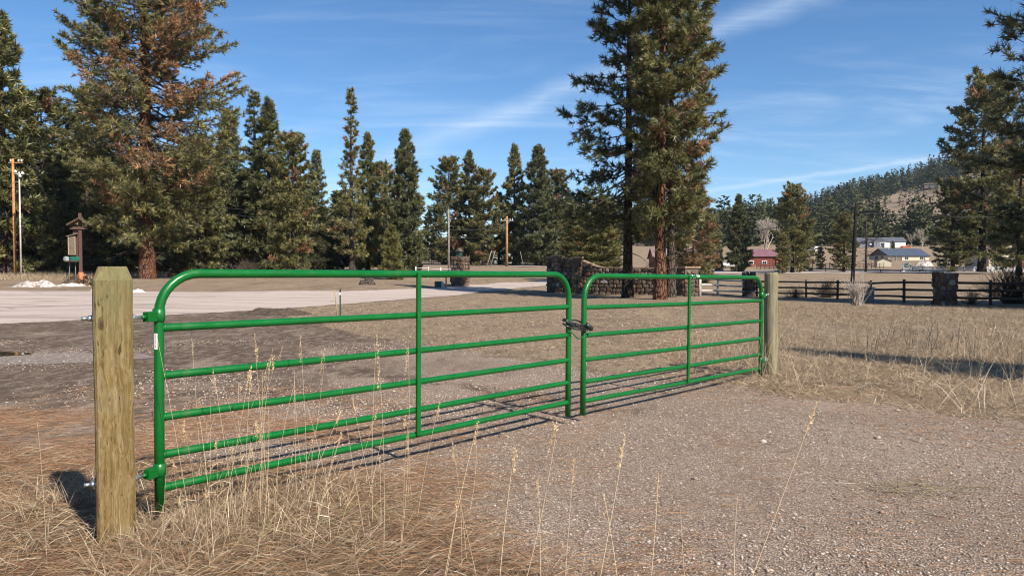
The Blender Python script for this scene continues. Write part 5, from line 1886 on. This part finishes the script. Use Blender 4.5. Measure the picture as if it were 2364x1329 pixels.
MB().box((0, -.05, .56), (2.2, .16, .30)).build('name_board', 'sign_blue', sg)
for i in range(9): MB().box((-.85 + i * .21, -.135, .56), (.13, .02, .11)).build('letter', 'white_paint', sg)
MB().box((0, .05, .18), (1.9, .3, .42)).build('sign_base', 'white_paint', sg)
# heap of ploughed snow
mound('snow_pile', 'old_snow', bear(2132, 166), 166, 2.9, 1.6, 1.9, 21, 'large white ploughed snow pile behind the picket fence', 'snow', rough=.05)
# little bollards of the verge
for b, lab in ((1906, 'short dark post at the far road edge near the camper slope'), (2033, 'short dark post at the far road edge near the cream shed')):
    xx = bear(b, 148)
    bo = empty('marker_post', (xx, 148, gz(xx, 148)), 0, lab, 'post')
    MB().tube([(0, 0, -.1), (0, 0, .5)], [.12, .10], 8).build('timber', 'dark_rail', bo)
    MB().lathe([(.13, .5), (.08, .56)], 8).build('cap', 'dark_rail', bo)
# cabin high on the hill
Y = 800; xc = bear(2146, Y)
house('cabin', 'dark cabin on the open slope high on the wooded hill', xc, Y, 13, 8, 3.6, 1.6, 'siding_dark', 'shingle_brown', R(-20), 'x', wins=((-2, 1.0, 1.8, 1.5), (3, 1.0, 1.8, 1.5)), z=float(hill_z(xc, Y)) + 2.0)


# ------------------------------------------------------------------ shrubs
def shrub(name, label, x, y, H, n, spread, mat, seed, cat='shrub', twigs=4):
    rg = np.random.default_rng(seed)
    r = empty(name, (x, y, gz(x, y)), 0, label, cat)
    az = rg.uniform(0, 6.283, n); tilt = rg.uniform(0, spread, n); L = H * rg.uniform(.5, 1.05, n)
    b = np.stack([rg.normal(0, .09 * H, n), rg.normal(0, .09 * H, n), np.full(n, -.05)], 1)
    d = np.stack([np.cos(az) * np.sin(tilt), np.sin(az) * np.sin(tilt), np.cos(tilt)], 1)
    m_ = b + d * (L * .55)[:, None]
    e = m_ + (d + rg.normal(0, .22, (n, 3))) * (L * .45)[:, None]
    v, f = segs(np.concatenate([b, m_]), np.concatenate([m_, e]), np.repeat([.013, .009], n) * H / 1.1, np.repeat([.009, .004], n) * H / 1.1, 3)
    link('stems', np_mesh('stems', v, f), mat, r)
    k = n * twigs
    i = rg.integers(0, n, k); s = rg.uniform(.2, 1, k)[:, None]
    q = m_[i] + (e - m_)[i] * s
    t = q + (d[i] + rg.normal(0, .65, (k, 3))) * H * .16
    v, f = segs(q, t, .005 * H / 1.1, .003, 3)
    tag(link('twigs', np_mesh('twigs', v, f), mat, r), kind='stuff')
    return r


tx, ty = on_ground(1980, 706)
shrub('dry_shrub', 'dry leafless shrub of upright pale stems on the lawn before the rail fence', tx, ty, 1.15, 90, .55, 'bare_wood', 5)
tx, ty = on_ground(1925, 688)
shrub('dark_brush', 'dark tangled brush against the shaded rail fence below the lamp pole', tx, ty + 1.0, 1.05, 170, 1.35, 'twig', 6, twigs=6)
shrub('dark_brush', 'dark brush patch beside the tangled brush at the rail fence', tx - 1.9, ty + 1.2, .75, 120, 1.4, 'twig', 7, twigs=6)
tx, ty = on_ground(2350, 702)
shrub('dark_brush', 'tall bare brush rising through the dark rails past the shaded pillar', tx + .5, ty + 1.0, 1.9, 170, 1.15, 'twig', 8, twigs=7)
tx, ty = on_ground(2262, 704)
shrub('dark_brush', 'low dark brush under the rails just past the shaded pillar', tx, ty + .6, .7, 90, 1.3, 'twig', 9, twigs=6)
x_, y_ = bear(572, 74), 74
shrub('grey_brush', 'grey leafless brush under the verge pine', x_, y_, 1.6, 260, 1.2, 'twig', 19, twigs=6)
x_, y_ = bear(1060, 150), 150
for k, (b, Yb, hb) in enumerate(((1000, 205, 6), (1080, 210, 7), (1120, 200, 5))):
    xb = bear(b, Yb)
    bare_tree('bare_thicket', ('leafless reddish thicket behind the grey metal pole', 'leafless reddish thicket behind the entrance pillar', 'leafless reddish thicket left of the brown utility pole')[k], xb, Yb, hb, 31 + k, spread=.6, depth=5, mat='twig', r0=.1, cat='thicket', trunk=.25)

# ------------------------------------------------------------------ ground cover (nobody could count it)
STRAW = [(.50, .375, .245), (.42, .305, .190), (.58, .46, .32), (.34, .235, .145), (.40, .27, .17)]
TAN = [(.36, .265, .165), (.29, .205, .125), (.44, .34, .215), (.22, .155, .10)]
RUST = [(.28, .150, .082), (.35, .205, .115), (.20, .105, .062), (.30, .20, .125)]


def scatter(n, x0, x1, y0, y1, dens):
    """rejection sample n points with a density function"""
    out = []
    got = 0
    while got < n:
        X = rng.uniform(x0, x1, n); Y = rng.uniform(y0, y1, n)
        k = rng.uniform(0, 1, n) < dens(X, Y)
        out.append(np.stack([X[k], Y[k]], 1)); got += k.sum()
    return np.concatenate(out)[:n]


def patch(X, Y, s, seed):
    r = np.random.default_rng(seed); f = np.zeros_like(X)
    for k in range(5):
        a = r.uniform(0, 6.28); q = s * r.uniform(.6, 2.2)
        f += np.sin((X * math.cos(a) + Y * math.sin(a)) * q + r.uniform(0, 6.28))
    return .5 + f / 6.5


def lay(P2, lo, hi, wlo, whi, tilt, cols, lean=(0, 0), lift=0.0, bend=.35):
    n = len(P2)
    z = ground_z(P2[:, 0], P2[:, 1]) + rng.uniform(0, 1, n) * lift
    P = np.stack([P2[:, 0], P2[:, 1], z], 1)
    az = rng.uniform(0, 2 * np.pi, n); ti = rng.uniform(tilt[0], tilt[1], n)
    D = np.stack([np.cos(az) * np.sin(ti) + lean[0], np.sin(az) * np.sin(ti) + lean[1], np.cos(ti)], 1)
    L = rng.uniform(lo, hi, n)
    bd = np.stack([np.cos(az), np.sin(az), np.zeros(n) - .5], 1) * (L * bend * rng.uniform(0, 1, n))[:, None]
    D = D / np.linalg.norm(D, axis=1, keepdims=True)
    low = z - ground_z(P2[:, 0], P2[:, 1]) + D[:, 2] * L + bd[:, 2]
    bd[:, 2] += np.maximum(0, .012 - low)
    return blades(P, D, L, rng.uniform(wlo, whi, n), bd, palette(n, cols, .25))


def stuff(name, parts, mat):
    V, F, C = join(parts)
    return tag(link(name, np_mesh(name, V, F, C), mat), kind='stuff')


# matted dead grass round the near post
def near_d(X, Y):
    e = drive_sd(X, Y)
    d = np.where(e < .15, 1.0, np.exp(-((e - .15) / .45) ** 2) * .35)
    d = d * np.where((X < .6) & (Y < 5.6), 1, .0)
    return d * np.clip(.35 + .8 * patch(X, Y, 2.6, 3), 0, 1) * np.where(Y > 4.9, .35, 1)


thatch = link('thatch', grid_mesh('thatch', np.arange(-5, 1.6, .15), np.arange(-1, 6.2, .15), lambda X, Y: ground_z(X, Y) + .003,
                                  lambda X, Y: drive_sd(X, Y) < .1), 'dark_thatch')
tag(thatch, kind='structure')
P2 = scatter(56000, -4.4, 1.2, 1.9, 5.6, near_d)
stuff('matted_grass', [lay(P2, .04, .15, .0014, .0032, (.95, 1.52), STRAW + TAN + RUST + [(.13, .09, .06)], lift=.022, bend=.3)], 'dry_grass')
P2 = scatter(4600, -3.4, .9, 2.2, 4.8, lambda X, Y: near_d(X, Y) * np.clip(patch(X, Y, 3.5, 9) * 1.3 - .25, 0, 1) * np.clip(.1 - (X + .5) * .9, .06, 1))
stuff('standing_grass', [lay(P2, .08, .24, .0018, .0040, (.15, .95), STRAW, bend=.5)], 'dry_grass')
P2 = scatter(420, -3.4, .9, 2.2, 4.8, lambda X, Y: near_d(X, Y) * np.clip(patch(X, Y, 2.2, 19) * 2 - 1.0, 0, 1))
stuff('green_shoots', [lay(P2, .05, .12, .002, .004, (.5, 1.3), [(.20, .22, .07), (.26, .26, .10)], bend=.3)], 'dry_grass')


# grass round the far post and over the right field
def far_d(X, Y):
    e = drive_sd(X, Y)
    return np.where(e < .1, 1.0, np.exp(-((e - .1) / .22) ** 2) * .5) * np.where(X > 2.2, 1, 0)


P2 = scatter(36000, 2.3, 12, 5.2, 15, lambda X, Y: far_d(X, Y) * np.clip(.35 + patch(X, Y, 1.6, 5), 0, 1) * np.exp(-(np.maximum(0, Y - 9) / 5) ** 2))
stuff('field_grass', [lay(P2, .04, .15, .0025, .0055, (.5, 1.45), STRAW + TAN + TAN + [(.12, .088, .06)], lift=.02, bend=.4)], 'dry_grass')
P2 = scatter(24000, 4.5, 22, 9, 30, lambda X, Y: np.clip((X - 4.2 - (Y - 9) * .18) / 2.5, 0, 1) * np.clip(.25 + patch(X, Y, .8, 15), 0, 1))
stuff('rough_grass', [lay(P2, .05, .20, .004, .008, (.2, 1.3), TAN + TAN + STRAW[:2] + [(.17, .125, .09), (.12, .09, .068)], bend=.45)], 'dry_grass')
P2 = scatter(900, 2.6, 9, 6.9, 13, lambda X, Y: far_d(X, Y) * (drive_sd(X, Y) < -.15) * np.clip(patch(X, Y, 1.5, 25) * 1.6 - .4, 0, 1))
tall = [lay(P2, .30, .75, .0028, .0050, (.05, .75), STRAW[:3], bend=.35)]
P2 = scatter(90, 2.6, 3.9, 8.6, 9.7, lambda X, Y: np.exp(-((X - 3.3) ** 2 + (Y - 9.2) ** 2) / .18))
tall.append(lay(P2, .35, .8, .003, .005, (.05, .5), STRAW[:3], bend=.3))
stuff('tall_field_grass', tall, 'dry_grass')
P2 = scatter(80, 5.5, 9, 10, 14, lambda X, Y: np.exp(-((X - 7.2) ** 2 + (Y - 12.5) ** 2) / 1.2))
stuff('dark_weeds', [lay(P2, .3, .75, .005, .009, (.03, .3), [(.10, .075, .055), (.07, .052, .04)], bend=.2)], 'dry_grass')

# short dead lawn beyond the gate
lawn_d = lambda X, Y: np.where((drive_sd(X, Y) < .12) & (road_sd(X, Y) < .1), 1, 0) * np.clip(.3 + patch(X, Y, .9, 33), 0, 1) * np.clip(12 / np.maximum(Y, 6), 0, 1)
P2 = scatter(50000, -9, 15, 8.2, 30, lawn_d)
stuff('lawn_grass', [lay(P2, .02, .075, .004, .010, (.5, 1.45), TAN + TAN + STRAW + [(.13, .095, .065)], bend=.3)], 'dry_grass')
# weeds at the edge of the wood
P2 = scatter(9000, bear(-40, 66), bear(330, 66), 56, 74, lambda X, Y: np.clip(patch(X, Y, .5, 41) * 1.4 - .2, 0, 1) * (Y > 60 + .25 * (X + 30)))
stuff('wood_edge_grass', [lay(P2, .2, .75, .012, .03, (.05, .8), TAN + STRAW, bend=.4)], 'dry_grass')


# pine needle litter, thick on the left, thinning over the gravel
def lit_d(X, Y):
    left = np.exp(-(np.maximum(0, X + 2.2) / 1.3) ** 2) * np.exp(-(np.maximum(0, Y - 5.8) / 1.3) ** 2)
    edge = np.exp(-(drive_sd(X, Y) / .75) ** 2) * np.where(Y < 5.5, 1.0, .15)
    d = np.maximum(left, edge) * np.clip(patch(X, Y, 2.3, 51) * 1.7 - .25, 0, 1)
    return np.maximum(d, .10 * np.clip(patch(X, Y, 2.6, 52) * 2.6 - 1.0, 0, 1))


P2 = scatter(34000, -5.2, 4.4, 1.9, 8.5, lit_d)
n = len(P2)
z = ground_z(P2[:, 0], P2[:, 1]) + .008 + rng.uniform(0, .022, n)
az = rng.normal(.12, .55, n) + np.where(rng.uniform(size=n) < .18, rng.uniform(0, 3.14, n), 0)
P = np.stack([P2[:, 0], P2[:, 1], z], 1)
D = np.stack([np.cos(az), np.sin(az), rng.normal(0, .05, n)], 1)
L = rng.uniform(.09, .19, n)
bd = np.stack([-np.sin(az), np.cos(az), np.zeros(n)], 1) * (rng.normal(0, .12, n) * L)[:, None]
stuff('pine_needle_litter', [blades(P, D, L, rng.uniform(.0016, .0030, n), bd, palette(n, RUST, .35))], 'litter')


# gravel stones lying loose on the drive
def pebbles(name, n, box, dens, rlo, rhi):
    P2 = scatter(n, *box, dens)
    r = rlo + (rhi - rlo) * rng.uniform(0, 1, n) ** 2.6
    r *= np.clip(.75 + .1 * P2[:, 1], .8, 1.6)
    base = np.array([[1, 0, 0], [0, 1, 0], [-1, 0, 0], [0, -1, 0], [.2, .1, .75], [-.1, 0, -.5]])
    s = base[None] * (1 + rng.uniform(-.32, .32, (n, 6, 1))) + rng.normal(0, .14, (n, 6, 3))
    s = s * np.stack([rng.uniform(.7, 1.35, n), rng.uniform(.7, 1.2, n), rng.uniform(.5, .95, n)], 1)[:, None, :]
    a = rng.uniform(0, 6.283, n); ca, sa = np.cos(a)[:, None], np.sin(a)[:, None]
    s = np.stack([s[:, :, 0] * ca - s[:, :, 1] * sa, s[:, :, 0] * sa + s[:, :, 1] * ca, s[:, :, 2]], 2)
    C0 = np.stack([P2[:, 0], P2[:, 1], ground_z(P2[:, 0], P2[:, 1]) + .006 + r * .22], 1)
    V = C0[:, None, :] + s * r[:, None, None]
    t = np.array([[0, 1, 4], [1, 2, 4], [2, 3, 4], [3, 0, 4], [1, 0, 5], [2, 1, 5], [3, 2, 5], [0, 3, 5]])
    F = (t[None] + (np.arange(n) * 6)[:, None, None]).reshape(-1, 3)
    col = palette(n, [(.42, .32, .25), (.34, .255, .198), (.52, .41, .33), (.20, .14, .11), (.44, .31, .225), (.38, .31, .265), (.56, .465, .38), (.27, .175, .125)], .25)
    o = link(name, np_mesh(name, V.reshape(-1, 3), F, np.repeat(col, 6, 0)), 'litter')
    return tag(o, kind='stuff')


fg = lambda X, Y: (drive_sd(X, Y) > -.12) * np.clip(1.15 - np.maximum(0, Y - 3.0) * .16, .12, 1) * np.clip(.55 + .6 * patch(X, Y, 1.4, 61), 0, 1) * (np.abs(X) < Y * .74 + .2)
pebbles('loose_gravel', 38000, (-3.4, 6.2, 2.6, 9.2), fg, .0034, .0100)
pebbles('coarse_gravel', 1500, (-.3, 3.4, 2.5, 4.2), lambda X, Y: (drive_sd(X, Y) > -.2) * np.clip(1.0 - (Y - 2.5) / 1.5, 0, 1) ** 1.6 * np.exp(-((X - 1.0) / 1.0) ** 2), .006, .016)
pebbles('drive_gravel', 9000, (-10, 2.5, 6.5, 14), lambda X, Y: (drive_sd(X, Y) > 0) * np.clip(patch(X, Y, .9, 66) * 1.8 - .5, 0, 1) ** 1.5, .005, .011)
pebbles('white_stones', 45, (-4, 4, 3, 10), lambda X, Y: (drive_sd(X, Y) > 0) * .8, .012, .026)

# clump of torn grass lying on the drive
P2 = scatter(160, 1.9, 3.2, 4.2, 5.2, lambda X, Y: np.exp(-(((X - 2.5) / .30) ** 2 + ((Y - 4.55) / .10) ** 2)))
stuff('torn_grass_clump', [lay(P2, .08, .22, .0018, .003, (1.2, 1.55), [(.30, .25, .14), (.16, .125, .08), (.40, .34, .20)], lift=.05, bend=.25)], 'dry_grass')


# tall seed stalks in front of and through the near gate
def stalks(name, items):
    parts = []
    for (bx0, by0, L, ax, ay, head) in items:
        r0 = .0019 if by0 < 3.3 else .0015
        b = np.array([bx0, by0, gz(bx0, by0)])
        d = np.array([ax, ay, 1.0]); d /= np.linalg.norm(d)
        cv = np.array([rng.normal(0, .05), rng.normal(0, .05), 0]) * L
        n = 9
        t = np.linspace(0, 1, n)
        pts = b + d * (t * L)[:, None] + cv * (t ** 2)[:, None]
        col = np.array(STRAW[(0, 2)[rng.integers(0, 2)]]) * rng.uniform(1.15, 1.4)
        v, f = segs(pts[:-1], pts[1:], r0 * (1 - .5 * t[:-1]), r0 * (1 - .5 * t[1:]), 3)
        f3 = np.concatenate([f[:, [0, 1, 2]], f[:, [0, 2, 3]]])
        parts.append((v, f3, np.tile(col, (len(v), 1))))
        if head:
            k = 46
            s = rng.uniform(0, 1, k)
            c = pts[-1] - d * (s * L * .16)[:, None] + rng.normal(0, .0025, (k, 3))
            dd = d + rng.normal(0, .35, (k, 3)); dd /= np.linalg.norm(dd, axis=1, keepdims=True)
            sz = .016 * (1.1 - .6 * np.abs(s - .4)) * head
            v, f, cc = needle_tufts(c, dd, sz, 1, .17, np.tile(col * [1.05, .98, .85], (k, 1)), rng)
            parts.append((v, f, cc))
        # a dry leaf blade or two down the stalk
        for j in range(rng.integers(0, 3)):
            q = pts[rng.integers(1, 5)]
            az = rng.uniform(0, 6.28)
            v, f, cc = blades(q[None], np.array([[math.cos(az), math.sin(az), .6]]), np.array([rng.uniform(.06, .16)]), np.array([.003]), np.array([[0, 0, -.04]]), col[None])
            parts.append((v, f, cc))
    V, F, C = join(parts)
    return tag(link(name, np_mesh(name, V, F, C), 'dry_grass'), kind='stuff')


it = []
for k in range(46):
    bx0 = rng.normal(-1.52, .28); by0 = rng.normal(4.12, .26)
    it.append((bx0, by0, rng.uniform(.35, 1.08), rng.normal(.06, .17), rng.normal(0, .12), rng.uniform(.6, 1.1) if rng.uniform() < .65 else 0))
for k in range(26):
    bx0 = rng.uniform(-2.4, -.2); by0 = rng.uniform(3.2, 4.4)
    if drive_sd(np.array([bx0]), np.array([by0]))[0] > .35: continue
    it.append((bx0, by0, rng.uniform(.25, .7), rng.normal(.05, .2), rng.normal(0, .15), rng.uniform(.6, 1) if rng.uniform() < .5 else 0))
# single stalks rising between camera and gate: x, y, length, lean x, lean y
for q in ((-.30, 3.05, .74, .16, .05, 1.0), (-.06, 3.0, .68, .07, 0, 1.0), (.02, 2.95, .80, .30, .06, 1.1), (.20, 2.85, .66, .05, 0, .9), (.30, 2.8, .78, .22, .1, 1.2),
          (.42, 2.75, .55, -.05, 0, .8), (.52, 2.8, .60, .10, .0, .8), (.68, 2.75, .52, -.12, 0, 0), (.80, 2.7, .98, .42, .1, 1.0), (.86, 2.75, .56, -.10, 0, 0),
          (-.62, 3.5, .95, .03, 0, .9), (-.55, 3.6, 1.0, .10, .1, 1.0), (-.9, 3.7, .7, .35, 0, 1.0), (-.75, 3.9, 1.05, -.02, 0, .8), (-.15, 3.2, .45, -.2, 0, 0), (.12, 3.1, .50, .02, 0, .7)):
    it.append(q)
stalks('seed_stalks', it)
it = []
for k in range(44):
    bx0 = rng.uniform(3.2, 6.6); by0 = rng.uniform(8.0, 10.0) - (bx0 - 3.2) * .35
    it.append((bx0, by0, rng.uniform(.35, .85), rng.normal(.12, .3), rng.normal(0, .2), rng.uniform(.6, 1.2) if rng.uniform() < .4 else 0))
stalks('field_stalks', it)

# ------------------------------------------------------------------ clear valley air with a trace of haze
m, t, out = material('air')
vol = t.add('ShaderNodeVolumePrincipled')
vol.inputs['Color'].default_value = (.62, .76, 1.0, 1)
vol.inputs['Density'].default_value = .00006
vol.inputs['Anisotropy'].default_value = .2
t.l.new(vol.outputs[0], out.inputs['Volume'])
hz = MB().box((600, 900, 84), (3600, 2300, 172)).build('haze', 'air')
tag(hz, kind='stuff')
